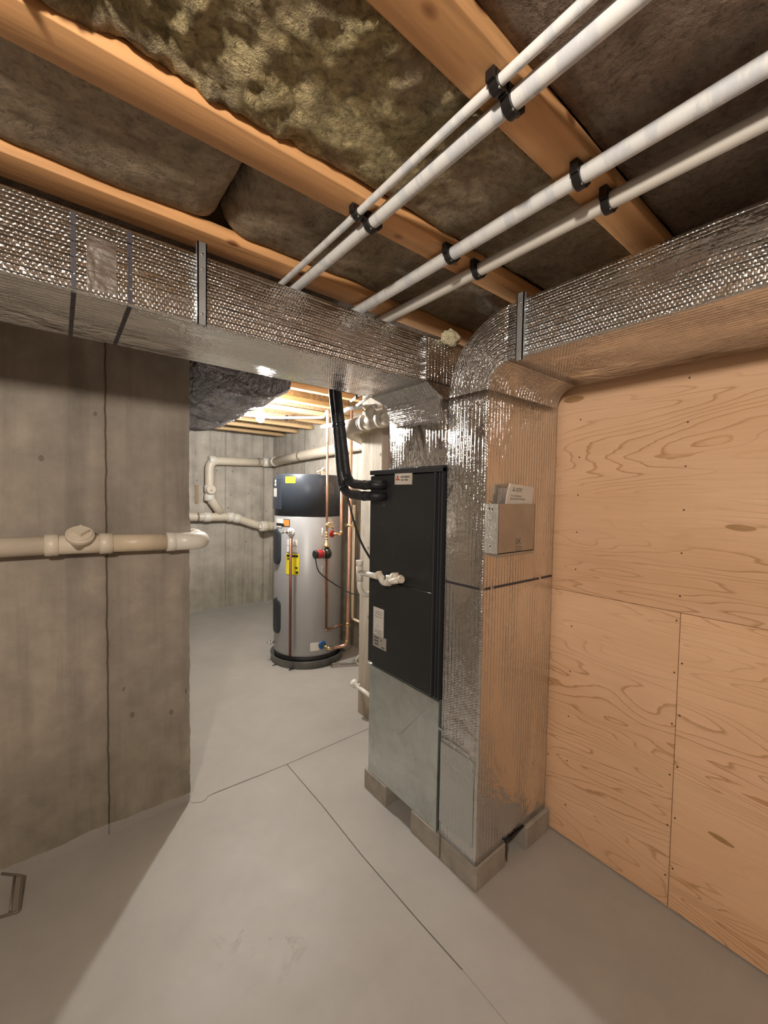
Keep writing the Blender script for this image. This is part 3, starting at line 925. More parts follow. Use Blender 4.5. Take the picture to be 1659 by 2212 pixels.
# ================================================================== DOCUMENT BOX ON THE RISER
t = thing('document_box', 'flat grey sheet metal pocket fixed to the front of the foil riser', 'metal box', (1.35, 0.915, 1.30))
b = MB()
b.box(1.234, 1.472, 0.889, 0.8915, 1.298, 1.480)
b.box(1.234, 1.2365, 0.889, 0.9395, 1.298, 1.480)
b.box(1.4695, 1.472, 0.889, 0.9395, 1.298, 1.480)
b.box(1.234, 1.472, 0.889, 0.9395, 1.298, 1.3005)
b.box(1.240, 1.466, 0.886, 0.9395, 1.286, 1.2978)
obj('pocket', b, simple('dull_sheet_metal', (0.42, 0.385, 0.34), 0.42, 0.75, var=0.14, scale=6), t)
b = MB(); b.box(1.2322, 1.234, 0.889, 0.9395, 1.298, 1.480)
fl = obj('side_flange', b, simple('lamplit_flange', (0.86, 0.86, 0.84), 0.34, 0.9, var=0.1, scale=40, bump=0.004), t, label='side flange of the pocket, brightened in colour for the lamp reflection')  # far lamp's reflection on this side put into the brighter metal colour
b = MB()
for y, z in ((0.928, 1.462), (0.915, 1.460), (0.921, 1.325)):
    b.lathe((1.2322, y, z), (-1, 0, 0), [(0.003, 0), (0.003, 0.0008), (0.001, 0.001)], 8)
obj('hole', b, M_INK, fl)
text_mesh('EK', 0.030, (1.346, 0.8888, 1.328), (1, 0, 0), (0, 0, 1), M_INK_FAINT, t, name='handwriting')
text_mesh('CO', 0.026, (1.345, 0.8888, 1.302), (1, 0, 0), (0, 0, 1), M_INK_FAINT, t, name='handwriting')
# manual and sleeve
t = thing('instruction_manual', 'paper manual in a clear sleeve sticking out of the metal pocket', 'manual', (1.37, 0.905, 1.46))
b = MB()
P = [(1.288, 0.9, 1.40), (1.462, 0.9, 1.40), (1.474, 0.9, 1.545), (1.318, 0.9, 1.556), (1.300, 0.9, 1.51)]
b.prism(P, (0, 0.006, 0))
pg = obj('cover', b, M_PAPER, t)
diamonds(t, (1.339, 0.8995, 1.5335), (1, 0, -0.05), (0.05, 0, 1), 0.0115, M_INK, (0, -1, 0))
text_mesh('MITSUBISHI', 0.0085, (1.354, 0.8994, 1.5345), (1, 0, -0.04), (0.04, 0, 1), M_INK, t)
text_mesh('ELECTRIC', 0.0085, (1.354, 0.8994, 1.526), (1, 0, -0.04), (0.04, 0, 1), M_INK, t)
text_mesh('Air-Conditioners', 0.0100, (1.322, 0.8994, 1.508), (1, 0, -0.02), (0.12, 0, 1), M_INK, t)
text_mesh('INSTALLATION MANUAL', 0.0098, (1.318, 0.8994, 1.496), (1, 0, -0.02), (0.12, 0, 1), M_INK, t, squash=0.9)
b = MB()
n = 14
G = []
for i in range(n + 1):
    row = []
    for j in range(9):
        x = 1.236 + 0.232 * i / n; z = 1.44 + 0.115 * j / 8 - 0.02 * (1 - i / n) * (j / 8)
        y = 0.8965 + 0.006 * noise.noise(Vector((x * 40, z * 30, 2)))
        row.append(b.v((x, y, z)))
    G.append(row)
for i in range(n):
    for j in range(8):
        f = b.bm.faces.new((G[i][j], G[i + 1][j], G[i + 1][j + 1], G[i][j + 1])); f.smooth = True
obj('clear_sleeve', b, M_BAG, t)

# ================================================================== WHITE PIPES UNDER THE JOISTS
def pex(x, r, label):
    b = MB()
    n = 40
    b.tube([(x + 0.001 * math.sin(i * 0.9), -2.9 + 5.3 * i / n, 2.246 - r) for i in range(n + 1)], r, 18)
    return obj('water_pipe', b, M_PEX_PLAIN if x > 1.0 else M_PEX, cat='pipe', label=label, group='white water pipes under the joists')
PX = [(0.618, 0.0095, 'thinnest white pipe, leftmost of the four under the joists'),
      (0.662, 0.0165, 'thick white pipe running close beside the thinnest pipe'),
      (0.928, 0.0185, 'white pipe second from the right under the joists'),
      (1.056, 0.0195, 'rightmost cream-white pipe under the joists, plain and unprinted')]
for a in PX: pex(*a)
def clip(x, r, y, label, low=0.0):
    t = thing('pipe_clip', label, 'pipe clip', (x, y, 2.2), 'black clips holding the white pipes')
    b = MB()
    zc = 2.246 - r
    O = r + 0.0075
    P = []
    for k in range(13):      # outer half round below, square shoulders on top
        a = math.radians(180 + 180 * k / 12)
        P.append((x + O * math.cos(a), zc + O * math.sin(a)))
    P += [(x + O, 2.2495), (x - O, 2.2495)]
    inner = [(x + (r + 0.0006) * math.cos(2 * PI * k / 20), zc + (r + 0.0006) * math.sin(2 * PI * k / 20)) for k in range(20)]
    n = 40
    def samp(poly):
        out = []
        for k in range(n):
            a = 2 * PI * k / n
            d = Vector((math.cos(a), math.sin(a)))
            best = 0
            for i in range(len(poly)):
                p = Vector(poly[i]) - Vector((x, zc)); q = Vector(poly[(i + 1) % len(poly)]) - Vector((x, zc))
                e = q - p
                den = d.x * e.y - d.y * e.x
                if abs(den) < 1e-9: continue
                tt = (p.x * e.y - p.y * e.x) / den; ss = (p.x * d.y - p.y * d.x) / den
                if tt > 0 and -1e-6 <= ss <= 1 + 1e-6: best = max(best, tt)
            out.append((x + d.x * best, zc + d.y * best))
        return out
    A = samp(P); B = samp(inner)
    y0, y1 = y - 0.009, y + 0.009
    VA0 = [b.v((p[0], y0, p[1])) for p in A]; VA1 = [b.v((p[0], y1, p[1])) for p in A]
    VB0 = [b.v((p[0], y0, p[1])) for p in B]; VB1 = [b.v((p[0], y1, p[1])) for p in B]
    for k in range(n):
        j = (k + 1) % n
        b.bm.faces.new((VA0[k], VA0[j], VA1[j], VA1[k])); b.bm.faces.new((VB0[j], VB0[k], VB1[k], VB1[j]))
        b.bm.faces.new((VA0[j], VA0[k], VB0[k], VB0[j])); b.bm.faces.new((VA1[k], VA1[j], VB1[j], VB1[k]))
    b.box(x - O - 0.006, x - O + 0.003, y0, y1, zc - 0.006, 2.2495, 0.001)
    b.box(x + O - 0.003, x + O + 0.006, y0, y1, zc - 0.006, 2.2495, 0.001)
    obj('clip_body', b, M_CLIP, t)
    b = MB(); b.lathe((x - O * 0.35, y0 , zc - O * 0.94), (0, -1, 0.25), [(0.0024, -0.001), (0.0024, 0.001), (0.001, 0.0016)], 10)
    obj('screw', b, M_CHROME, t)
clip(PX[0][0], PX[0][1], 0.473, 'small black clip on the thinnest pipe at the nearest joist')
clip(PX[1][0], PX[1][1], 0.473, 'black clip on the thick left pipe at the nearest joist')
clip(PX[0][0], PX[0][1], 0.905, 'small black clip on the thinnest pipe at the middle joist')
clip(PX[1][0], PX[1][1], 0.905, 'black clip on the thick left pipe at the middle joist')
clip(PX[2][0], PX[2][1], 0.475, 'black clip on the third pipe from the left at the nearest joist')
clip(PX[3][0], PX[3][1], 0.468, 'black clip on the rightmost pipe at the nearest joist')
clip(PX[2][0], PX[2][1], 0.862, 'black clip on the third pipe from the left at the middle joist')
clip(PX[3][0], PX[3][1], 0.862, 'black clip on the rightmost pipe at the middle joist')

# ================================================================== DRAIN PIPE ON THE LEFT WALL
t = thing('wall_drain_pipe', 'thick cream drain pipe running along the left concrete wall', 'drain pipe', (0.1, 2.03, 1.27))
yc = 2.035; zc = 1.284; r = 0.0365
sl = lambda x: 1.2925 - 0.026 * (x + 0.17) 
b = MB(); b.cyl((-2.9, yc, sl(-2.9) if False else 1.292), (-0.02, yc, 1.289), r, 32); obj('pipe_section', b, M_PVC, t)
b = MB(); b.cyl((0.16, yc, 1.285), (0.385, yc, 1.279), r, 32); obj('pipe_section', b, M_PVC_YEL, t, label='yellowed pipe section near the wall end')
b = MB()
b.cyl((-0.045, yc, 1.289), (0.172, yc, 1.2845), r * 1.02, 32)
b.lathe((-0.045, yc, 1.289), (1, 0, 0), [(r * 1.04, 0), (r * 1.17, 0.002), (r * 1.17, 0.040), (r * 1.03, 0.044)], 32)
b.lathe((0.128, yc, 1.2855), (1, 0, 0), [(r * 1.04, 0), (r * 1.17, 0.004), (r * 1.17, 0.044), (r * 1.03, 0.046)], 32)
tilt = Vector((0.05, -0.62, 0.78)).normalized()
b.lathe((0.062, yc - 0.004, 1.287), tilt, [(r * 0.95, 0.0), (r * 1.0, 0.028), (r * 1.28, 0.040), (r * 1.30, 0.056), (r * 1.24, 0.059)], 32)
tee = obj('cleanout_tee', b, M_PVC, t)
b = MB()
c0 = Vector((0.062, yc - 0.004, 1.287)) + tilt * 0.056
b.lathe(c0, tilt, [(r * 1.12, 0), (r * 1.12, 0.007), (r * 1.06, 0.010)], 32)
e1 = Vector((1, 0, 0)); e1 = (e1 - tilt * e1.dot(tilt)).normalized(); e2 = tilt.cross(e1)
q = (e1 + e2).normalized(); q2 = tilt.cross(q)
P = [c0 + tilt * 0.009 + q * sx * 0.019 + q2 * sy * 0.019 for sx, sy in ((-1, -1), (1, -1), (1, 1), (-1, 1))]
b.prism(P, tilt * 0.018)
obj('threaded_plug', b, M_PVC, tee)
b = MB()
b.lathe((0.375, yc, 1.279), (1, 0, 0), [(r * 1.03, 0), (r * 1.16, 0.002), (r * 1.16, 0.036), (r * 1.08, 0.038)], 32)
pts = fillet([(0.40, yc, 1.279), (0.530, yc, 1.277), (0.530, yc + 0.14, 1.277)], 0.055, 10)
b.tube(pts, r * 1.10, 32)
b.lathe((0.530, yc + 0.13, 1.277), (0, 1, 0), [(r * 1.1, 0), (r * 1.2, 0.003), (r * 1.2, 0.04), (r * 1.1, 0.042)], 32)
obj('elbow', b, M_PVC_W, t, label='white elbow turning round the wall end')
b = MB(); b.cyl((0.530, yc + 0.15, 1.277), (0.530, 2.75, 1.275), r, 24); obj('pipe_section', b, M_PVC, t)
b = MB()
for x in (-0.6, 0.30): b.cyl((x, yc, 1.284), (x, 2.09, 1.284), 0.006, 8)
obj('bracket', b, M_STRAP, t)

# bent metal bracket lying by the wall foot
t = thing('metal_bracket', 'bent brown-grey metal bracket lying on the floor by the left wall', 'bracket', (-0.15, 1.92, 0))
b = MB()
P0 = Vector((-0.122, 2.055, 0.04)); 
b.tube(fillet([(-0.200, 1.905, 0.004), (-0.125, 1.885, 0.004), (-0.123, 2.02, 0.030), (-0.185, 2.06, 0.045)], 0.008, 4), 0.0045, 8)
b.tube(fillet([(-0.150, 1.90, 0.006), (-0.146, 2.03, 0.034)], 0.008, 4), 0.004, 8)
obj('frame', b, simple('bracket_metal', (0.22, 0.19, 0.15), 0.5, 0.4), t)
b = MB(); b.hexa([(-0.150, 1.893, 0.001), (-0.126, 1.889, 0.001), (-0.126, 2.02, 0.026), (-0.150, 2.03, 0.028)], [(-0.150, 1.893, 0.004), (-0.126, 1.889, 0.004), (-0.126, 2.02, 0.030), (-0.150, 2.03, 0.032)])
obj('plate', b, simple('bracket_plate', (0.30, 0.265, 0.22), 0.5, 0.3), t)

# ================================================================== FAR-ROOM DRAIN PIPES
t = thing('branch_drain_pipe', 'cream drain pipe looping down the far wall to a junction', 'drain pipe', (1.6, 5.25, 1.2))
r = 0.052; Y = 5.25
b = MB()
b.tube(fillet([(2.22, Y, 1.925), (1.446, Y, 1.90), (1.446, Y, 1.45), (1.58, Y, 1.255)], [0.11, 0.06], 10), r, 24)
obj('pipe_run', b, M_PVC, t)
b = MB(); b.tube(fillet([(0.6, Y, 1.222), (1.73, Y, 1.206), (2.02, Y, 1.10), (2.12, Y, 1.08)], 0.08, 6), r * 0.98, 24)
obj('pipe_run', b, M_PVC, t)
b = MB()
for a, d in (((1.446, Y, 1.60), (0, 0, -1)), ((1.446, Y, 1.49), (0, 0, -1)), ((1.38, Y, 1.21), (1, 0, 0)), ((1.66, Y, 1.205), (1, 0, 0)), ((2.12, Y, 1.925), (1, 0, 0)), ((1.74, Y, 1.200), (0.94, 0, -0.3)), ((1.52, Y, 1.905), (-1, 0, 0))):
    b.lathe(a, d, [(r * 1.02, 0), (r * 1.15, 0.003), (r * 1.15, 0.075), (r * 1.02, 0.08)], 24)
b.cyl((1.446, Y, 1.545), (1.446, Y - 0.075, 1.545), r * 0.95, 24)
obj('coupling', b, M_PVC_W, t)
b = MB(); b.lathe((1.446, Y - 0.075, 1.545), (0, -1, 0), [(r * 1.05, 0), (r * 1.05, 0.012), (r * 0.9, 0.014)], 24)
b.box(1.436, 1.468, Y - 0.095, Y - 0.088, 1.530, 1.54); b.box(1.436, 1.444, Y - 0.095, Y - 0.088, 1.53, 1.565)
obj('cleanout_cap', b, M_PVC, t)
b = MB(); b.lathe((1.30, Y, 1.211), (1, 0, 0), [(r * 1.01, 0), (r * 1.03, 0.001), (r * 1.03, 0.02), (r * 1.01, 0.022)], 24)
b.lathe((2.045, Y, 1.922), (1, 0, 0), [(r * 1.01, 0), (r * 1.03, 0.001), (r * 1.03, 0.02), (r * 1.01, 0.022)], 24)
obj('clamp_band', b, M_PRIMER, t)
t = thing('capped_drain_pipe', 'short wide cream pipe with a white screw cap left of the water heater', 'drain pipe', (2.1, 5.15, 1.08))
b = MB(); b.cyl((2.06, 5.12, 1.085), (2.28, 5.16, 1.08), r * 1.16, 28); b.lathe((2.055, 5.119, 1.085), (1, 0.15, 0), [(r * 1.2, 0), (r * 1.32, 0.004), (r * 1.32, 0.08), (r * 1.16, 0.085)], 28)
obj('pipe_body', b, M_PVC, t)
b = MB(); b.lathe((2.056, 5.119, 1.085), (-1, -0.15, 0), [(r * 1.2, -0.01), (r * 1.2, 0.015), (r * 1.1, 0.017)], 28); b.box(2.018, 2.045, 5.10, 5.13, 1.065, 1.105)
obj('screw_cap', b, M_PVC_W, t)
# right-wall run
t = thing('sloping_drain_pipe', 'long cream drain pipe along the right far wall, above the heater', 'drain pipe', (2.22, 4.2, 1.93))
b = MB(); b.tube([(2.22, 5.20, 1.925), (2.22, 4.40, 1.955), (2.22, 3.0, 1.985), (2.22, 2.4, 1.99)], r * 1.05, 24); obj('pipe_run', b, M_PVC, t)
b = MB()
for y in (5.13, 3.22): b.lathe((2.22, y, 1.93 + (5.13 - y) * 0.028), (0, -1, 0.02), [(r * 1.06, 0), (r * 1.17, 0.003), (r * 1.17, 0.07), (r * 1.06, 0.074)], 24)
obj('coupling', b, M_PVC_W, t)
b = MB(); b.lathe((2.22, 4.38, 1.955), (0, -1, 0.02), [(r * 1.06, 0), (r * 1.09, 0.003), (r * 1.09, 0.03), (r * 1.06, 0.034)], 24)
obj('clamp_band', b, M_PRIMER, t)
b = MB(); b.box(1.296, 1.335, 5.30, 5.318, 1.38, 1.60, 0.002)
obj('wall_strip', b, simple('rusty_strip', (0.36, 0.25, 0.15), 0.7), cat='strip', label='small brown board strip on the far wall, left of the looping pipe')

# wye and cleanout in front of the post
t = thing('wye_drain_fitting', 'white drain fitting with elbow, wye and plug in front of the timber post', 'drain fitting', (1.5, 2.0, 1.9))
r = 0.044; X = 1.50
b = MB(); b.cyl((X, 1.80, 1.958), (X, 1.91, 1.958), r * 0.98, 28); obj('pipe_stub', b, M_PVC, t)
b = MB()
b.cyl((X, 1.895, 1.958), (X, 2.11, 1.955), r * 1.05, 28)
b.lathe((X, 1.89, 1.958), (0, 1, 0), [(r * 1.02, 0), (r * 1.2, 0.003), (r * 1.2, 0.04), (r * 1.08, 0.044)], 28)
b.lathe((X, 2.055, 1.956), (0, 1, 0), [(r * 1.08, 0), (r * 1.2, 0.004), (r * 1.12, 0.045), (r * 1.02, 0.048)], 28)
br = Vector((-0.55, 0.25, 0.62)).normalized()
b.lathe((X, 1.975, 1.962), br, [(r, 0), (r * 0.8, 0.045), (r * 0.82, 0.052), (r * 0.82, 0.078)], 28)
obj('wye', b, M_PVC, t)
b = MB(); c0 = Vector((X, 1.975, 1.962)) + br * 0.074
b.lathe(c0, br, [(r * 0.74, 0), (r * 0.74, 0.008), (r * 0.68, 0.010)], 28)
e1 = br.cross(Vector((0, 0, 1))).normalized(); e2 = br.cross(e1)
b.prism([c0 + br * 0.01 + e1 * sx * 0.012 + e2 * sy * 0.012 for sx, sy in ((-1, -1), (1, -1), (1, 1), (-1, 1))], br * 0.02)
obj('threaded_plug', b, M_PVC_YEL, t)
b = MB()
b.lathe((X, 2.105, 1.955), (0, 1, 0), [(r * 1.0, 0), (r * 1.0, 0.02)], 28)
pts = fillet([(X, 2.125, 1.955), (X, 2.325, 1.945), (X + 0.32, 2.345, 1.86)], 0.085, 10)
b.tube(pts, r * 1.05, 28)
obj('elbow', b, M_PVC, t)
b = MB(); b.lathe((X, 2.108, 1.955), (0, 1, 0), [(r * 1.07, 0), (r * 1.07, 0.012)], 28); obj('rubber_ring', b, M_PRIMER, t)

def bar(name, pts, r, mat, label, cat, group=None, seg=14, fr=0.03):
    b = MB(); b.tube(fillet(pts, fr, 6) if len(pts) > 2 else pts, r, seg)
    return obj(name, b, mat, cat=cat, label=label, group=group)
bar('supply_pipe', [(1.55, 2.04, 2.06), (1.50, 2.28, 2.075), (1.62, 2.6, 2.10)], 0.013, M_PEX, 'short curved white pipe above the white wye fitting', 'pipe')
bar('supply_pipe', [(1.56, 2.06, 2.0), (1.60, 2.40, 2.02), (1.66, 2.9, 2.05)], 0.014, M_PVC_W, 'straight white pipe behind the black refrigerant lines at ceiling height', 'pipe')
t = thing('valve_cluster', 'small cluster of pale pipe valves tucked under the foil duct above the wye', 'valve', (1.42, 2.0, 2.1))
b = MB(); b.cyl((1.42, 2.13, 2.085), (1.42, 1.90, 2.135), 0.008, 10); b.cyl((1.45, 2.11, 2.06), (1.45, 1.88, 2.11), 0.008, 10)
obj('pipe_stub', b, M_PVC_W, t)
b = MB(); b.box(1.40, 1.44, 1.99, 2.05, 2.11, 2.15, 0.003); obj('clamp_block', b, M_RED_LUMBER, t)
b = MB(); b.cyl((1.42, 1.995, 2.14), (1.42, 1.99, 2.17), 0.008, 10); b.cyl((1.42, 2.0, 2.112), (1.42, 1.975, 2.118), 0.012, 10); b.cyl((1.42, 2.07, 2.097), (1.42, 2.05, 2.102), 0.012, 10); obj('black_collar', b, M_CLIP, t)

# ================================================================== REFRIGERANT LINES, CONDENSATE, CABLES
def lineset(dx, dy, zend, label, r):
    t = thing('refrigerant_line', label, 'insulated pipe', (1.15, 1.7, 1.5), 'black insulated lines into the air handler')
    b = MB()
    pts = [(1.14 + dx, 1.862 + dy, 2.30), (1.145 + dx, 1.852 + dy, 2.06), (1.15 + dx, 1.80 + dy, 1.80), (1.155 + dx, 1.752 + dy, zend + 0.012), (1.16, 1.62, zend), (1.16, 1.535, zend), (1.225, 1.515, zend)]
    P = fillet(pts, [0.1, 0.1, 0.085, 0.02, 0.035], 8)
    R = [r * (1 + 0.05 * noise.noise(Vector((i * 0.9, dx * 50, 0)))) for i in range(len(P))]
    b.tube(P, R, 18)
    obj('foam_sleeve', b, M_RUBBER, t)
    b = MB()
    for k in (0.25, 0.5, 0.75):
        i = int(k * (len(P) - 2))
        b.tube([P[i], P[i] + (P[i + 1] - P[i]).normalized() * 0.012], r * 1.08, 18)
    obj('tape_wrap', b, M_TAPE, t)
lineset(0.0, 0.0, 1.553, 'upper black insulated line entering the air handler', 0.0225)
lineset(0.0, 0.042, 1.500, 'lower black insulated line entering the air handler', 0.0225)
bar('sleeve_wire', [(1.125, 1.905, 2.25), (1.128, 1.90, 2.05), (1.135, 1.862, 1.85), (1.14, 1.82, 1.70), (1.15, 1.78, 1.58)], 0.0035, M_PEX, 'thin pale wire taped along the left edge of the black lines', 'wire')
bar('power_cable', [(1.17, 1.80, 1.56), (1.19, 1.76, 1.40), (1.20, 1.70, 1.27), (1.222, 1.60, 1.155), (1.24, 1.56, 1.12)], 0.0055, M_ZIP, 'black cable curving from the refrigerant lines down behind the air handler', 'cable', fr=0.08)

t = thing('condensate_drain', 'white plastic condensate pipe with a trap at the front of the air handler', 'drain pipe', (1.16, 1.5, 1.1))
r = 0.0135; X = 1.155
b = MB()
b.cyl((1.209, 1.385, 1.122), (X, 1.385, 1.122), r, 16)
b.tube([(X, 1.325, 1.142), (X, 1.41, 1.113)], r, 18)
b.tube(fillet([(X, 1.40, 1.115), (X, 1.447, 1.104), (X, 1.475, 1.138)], 0.02, 6), r * 1.05, 18)
b.tube([(X, 1.455, 1.128), (X + 0.013, 1.645, 1.121)], r, 18)
b.tube([(1.205, 1.40, 1.128), (1.165, 1.44, 1.128)], r, 16)
obj('pipe_run', b, M_PVC_W, t)
b = MB()
b.lathe((X, 1.318, 1.144), (0, 1, -0.34), [(r * 1.2, 0), (r * 1.25, 0.002), (r * 1.25, 0.012), (r, 0.013)], 18)
b.lathe((X, 1.400, 1.117), (0, 1, -0.34), [(r * 1.25, 0), (r * 1.25, 0.008)], 18)
b.lathe((X, 1.468, 1.122), (0, 0.45, 0.75), [(r * 1.25, 0), (r * 1.3, 0.004), (r * 1.3, 0.030), (r * 1.1, 0.032)], 18)
b.lathe((1.19, 1.405, 1.138), (0, 0.1, 1), [(r * 1.2, -0.012), (r * 1.3, 0.0), (r * 1.3, 0.014), (r * 1.1, 0.016)], 18)
b.tube([(1.21, 1.38, 1.132), (1.185, 1.43, 1.132)], r * 1.1, 16)
obj('fitting', b, M_PVC, t)
b = MB()
b.cyl((X + 0.015, 1.655, 1.075), (X + 0.015, 1.657, 1.150), r * 1.25, 18); b.lathe((X + 0.015, 1.657, 1.150), (0, 0, 1), [(r * 1.1, 0), (r * 1.1, 0.006), (r * 1.35, 0.008), (r * 1.35, 0.028), (r * 1.2, 0.03)], 18)
obj('cleanout_tee', b, M_PVC_W, t)
b = MB()
b.tube(fillet([(X + 0.015, 1.655, 1.085), (X + 0.018, 1.658, 1.03), (X + 0.055, 1.660, 0.995), (X + 0.12, 1.662, 1.01), (X + 0.16, 1.663, 1.09)], 0.035, 8), r * 1.02, 18)
obj('trap', b, M_PVC_W, t)

# ================================================================== WATER HEATER
HC = Vector((1.81, 3.39, 0)); HR = 0.306
EE = Vector((-0.47099337, -0.88213675, 0)); RT = Vector((0.88213675, -0.47099337, 0))
def hp(phi, z, rho=HR):
    a = math.radians(phi)
    return HC + (EE * math.cos(a) + RT * math.sin(a)) * rho + Vector((0, 0, z))
t = thing('water_heater', 'tall grey water heater with a charcoal top in the far room', 'water heater', (HC.x, HC.y, 0.03))
b = MB(); b.lathe(HC + Vector((0, 0, 0)), (0, 0, 1), [(HR - 0.012, 0.095), (HR - 0.002, 0.10), (HR, 0.115), (HR, 1.310), (HR - 0.004, 1.316)], 72)
obj('tank', b, M_TANK, t)
b = MB(); b.lathe(HC, (0, 0, 1), [(HR - 0.004, 1.317), (HR + 0.002, 1.321), (HR + 0.002, 1.66), (HR - 0.003, 1.668), (HR - 0.003, 1.676), (HR - 0.03, 1.682), (0.05, 1.688)], 72)
obj('top_shroud', b, M_TANK_TOP, t)
b = MB(); b.lathe(HC, (0, 0, 1), [(HR - 0.02, 0.04), (HR - 0.004, 0.045), (HR - 0.004, 0.096), (HR - 0.02, 0.10)], 72)
obj('base_ring', b, M_RUBBER, t)
def cpatch(mb, p0, p1, z0, z1, rho, n=8, th=0.002):
    A = [mb.v(hp(p0 + (p1 - p0) * i / n, z0, rho)) for i in range(n + 1)]
    B = [mb.v(hp(p0 + (p1 - p0) * i / n, z1, rho)) for i in range(n + 1)]
    for i in range(n):
        f = mb.bm.faces.new((A[i], A[i + 1], B[i + 1], B[i])); f.smooth = True
def label_patch(name, p0, p1, z0, z1, mat, rho=HR + 0.0015, lab=None):
    b = MB(); cpatch(b, p0, p1, z0, z1, rho)
    return obj(name, b, mat, t, label=lab, flip=False)
label_patch('energy_label', -37.5, -14.5, 0.815, 0.995, M_YELLOW, lab='yellow energy guide label')
b = MB()
cpatch(b, -36, -16, 0.966, 0.985, HR + 0.003); cpatch(b, -21, -16.5, 0.868, 0.882, HR + 0.003); cpatch(b, -20, -15.5, 0.825, 0.845, HR + 0.003); cpatch(b, -35, -30, 0.945, 0.955, HR + 0.003)
obj('print', b, M_INK, t, flip=False)
label_patch('white_label', -36, -17, 1.065, 1.118, M_LABEL)
label_patch('white_label', -36, -17, 1.006, 1.060, M_LABEL)
label_patch('maker_logo', -46, -31, 1.225, 1.288, M_INK, rho=HR + 0.001)
b = MB(); cpatch(b, -44.5, -32, 1.231, 1.283, HR + 0.003); obj('maker_logo', b, M_ORANGE, t, flip=False)
b = MB(); cpatch(b, -64, -44, 1.252, 1.290, HR + 0.0035); cpatch(b, -62, -48, 1.215, 1.226, HR + 0.0035); obj('maker_logo', b, M_LABEL, t, flip=False)
b = MB(); cpatch(b, -64, -42, 1.230, 1.248, HR + 0.0045); obj('maker_logo', b, M_INK, t, flip=False)
label_patch('caution_sticker', -39.5, -21.5, 1.600, 1.655, M_YELLOW, rho=HR + 0.0045, lab='bright yellow sticker on the charcoal top')
label_patch('data_sticker', 4.5, 19.5, 0.150, 0.224, M_LABEL)
# oval access covers
for z0, z1 in ((0.880, 1.205), (0.265, 0.590)):
    b = MB()
    pc, hw = -62.0, 13.0
    cap = hw * PI / 180 * HR
    rows = []
    N = 22
    for i in range(N + 1):
        z = z0 + (z1 - z0) * i / N
        d = min(z - z0, z1 - z)
        wz = hw if d >= cap else hw * math.sqrt(max(0.0, 1 - ((cap - d) / cap) ** 2))
        wz = max(wz, 0.6)
        rows.append([b.v(hp(pc - wz + 2 * wz * k / 8, z, HR + (0.016 if 0 < k < 8 and 0 < i < N else -0.001))) for k in range(9)])
    for i in range(N):
        for k in range(8):
            f = b.bm.faces.new((rows[i][k], rows[i][k + 1], rows[i + 1][k + 1], rows[i + 1][k])); f.smooth = True
    obj('access_cover', b, M_TANK_COVER, t)
# control panel on the top
b = MB()
rows = []
for z in (1.365, 1.372, 1.64, 1.647):
    rr = HR + (0.016 if 1.37 < z < 1.645 else 0.001)
    rows.append([b.v(hp(-82 + 32 * k / 8, z, rr)) for k in range(9)])
rows2 = []
for i in range(3):
    for k in range(8):
        f = b.bm.faces.new((rows[i][k], rows[i][k + 1], rows[i + 1][k + 1], rows[i + 1][k]))
ed = [b.v(hp(-49, z, HR + 0.001)) for z in (1.365, 1.372, 1.64, 1.647)]
for i in range(3): b.bm.faces.new((rows[i][8], ed[i], ed[i + 1], rows[i + 1][8]))
cp = obj('control_panel', b, M_TANK_TOP, t, flip=False)
b = MB(); cpatch(b, -72, -58, 1.48, 1.555, HR + 0.0175); cpatch(b, -66, -60, 1.575, 1.60, HR + 0.0175); cpatch(b, -66, -60, 1.605, 1.63, HR + 0.0175)
obj('panel_sticker', b, M_LABEL_G, cp, flip=False)
# round vent, its holes drawn as pale grey dots
b = MB()
for i in range(-6, 7):
    for j in range(-6, 7):
        if i * i + j * j <= 40 and (j % 2 == 0 or i % 3):
            c = 35 + i * 1.7 + (0.8 if j % 2 else 0); z = 1.545 + j * 0.0105
            if j > -3 or random.random() < 0.35:
                cpatch(b, c - 0.5, c + 0.5, z - 0.002, z + 0.002, HR + 0.004, 1)
obj('vent_grille', b, simple('vent_dot_grey', (0.30, 0.29, 0.27), 0.5), t, flip=False)
# fittings
b = MB(); n0 = (hp(-28.8, 0, 1) - HC); n0 = Vector((n0.x, n0.y, 0)).normalized()
b.lathe(hp(-28.8, 1.182, HR - 0.004), n0, [(0.034, 0), (0.034, 0.008), (0.028, 0.012)], 24)
obj('valve_flange', b, M_LABEL, t)
b = MB(); q0 = hp(-28.8, 1.182, HR)
b.tube([q0, q0 + n0 * 0.065], 0.012, 14); b.tube([hp(-24.3, 1.20, 0.356), hp(-24.3, 1.145, 0.356)], 0.014, 14)
b.tube([q0 + n0 * 0.05 + Vector((0, 0, 0.018)), q0 + n0 * 0.055 - RT * 0.05 + Vector((0, 0, -0.01))], 0.006, 8)
obj('relief_valve', b, M_CHROME, t)
b = MB(); q1 = q0 + n0 * 0.05
b.tube([hp(-24.3, 1.15, 0.356), hp(-24.0, 0.125, 0.356)], 0.0115, 14)
obj('discharge_pipe', b, M_COPPER_D, t, label='tarnished copper discharge pipe down the front')
b = MB(); b.lathe(hp(41.5, 1.163, HR - 0.005), hp(41.5, 0, 1) - HC, [(0.032, 0), (0.032, 0.012), (0.02, 0.014)], 20); obj('hot_collar', b, M_RED, t)
b = MB(); b.lathe(hp(24.5, 0.193, HR - 0.005), hp(24.5, 0, 1) - HC, [(0.036, 0), (0.036, 0.010), (0.022, 0.014)], 20); obj('cold_collar', b, M_BLUE, t)
b = MB(); d0 = hp(-72, 0, 1) - HC; q = hp(-72, 0.172, HR)
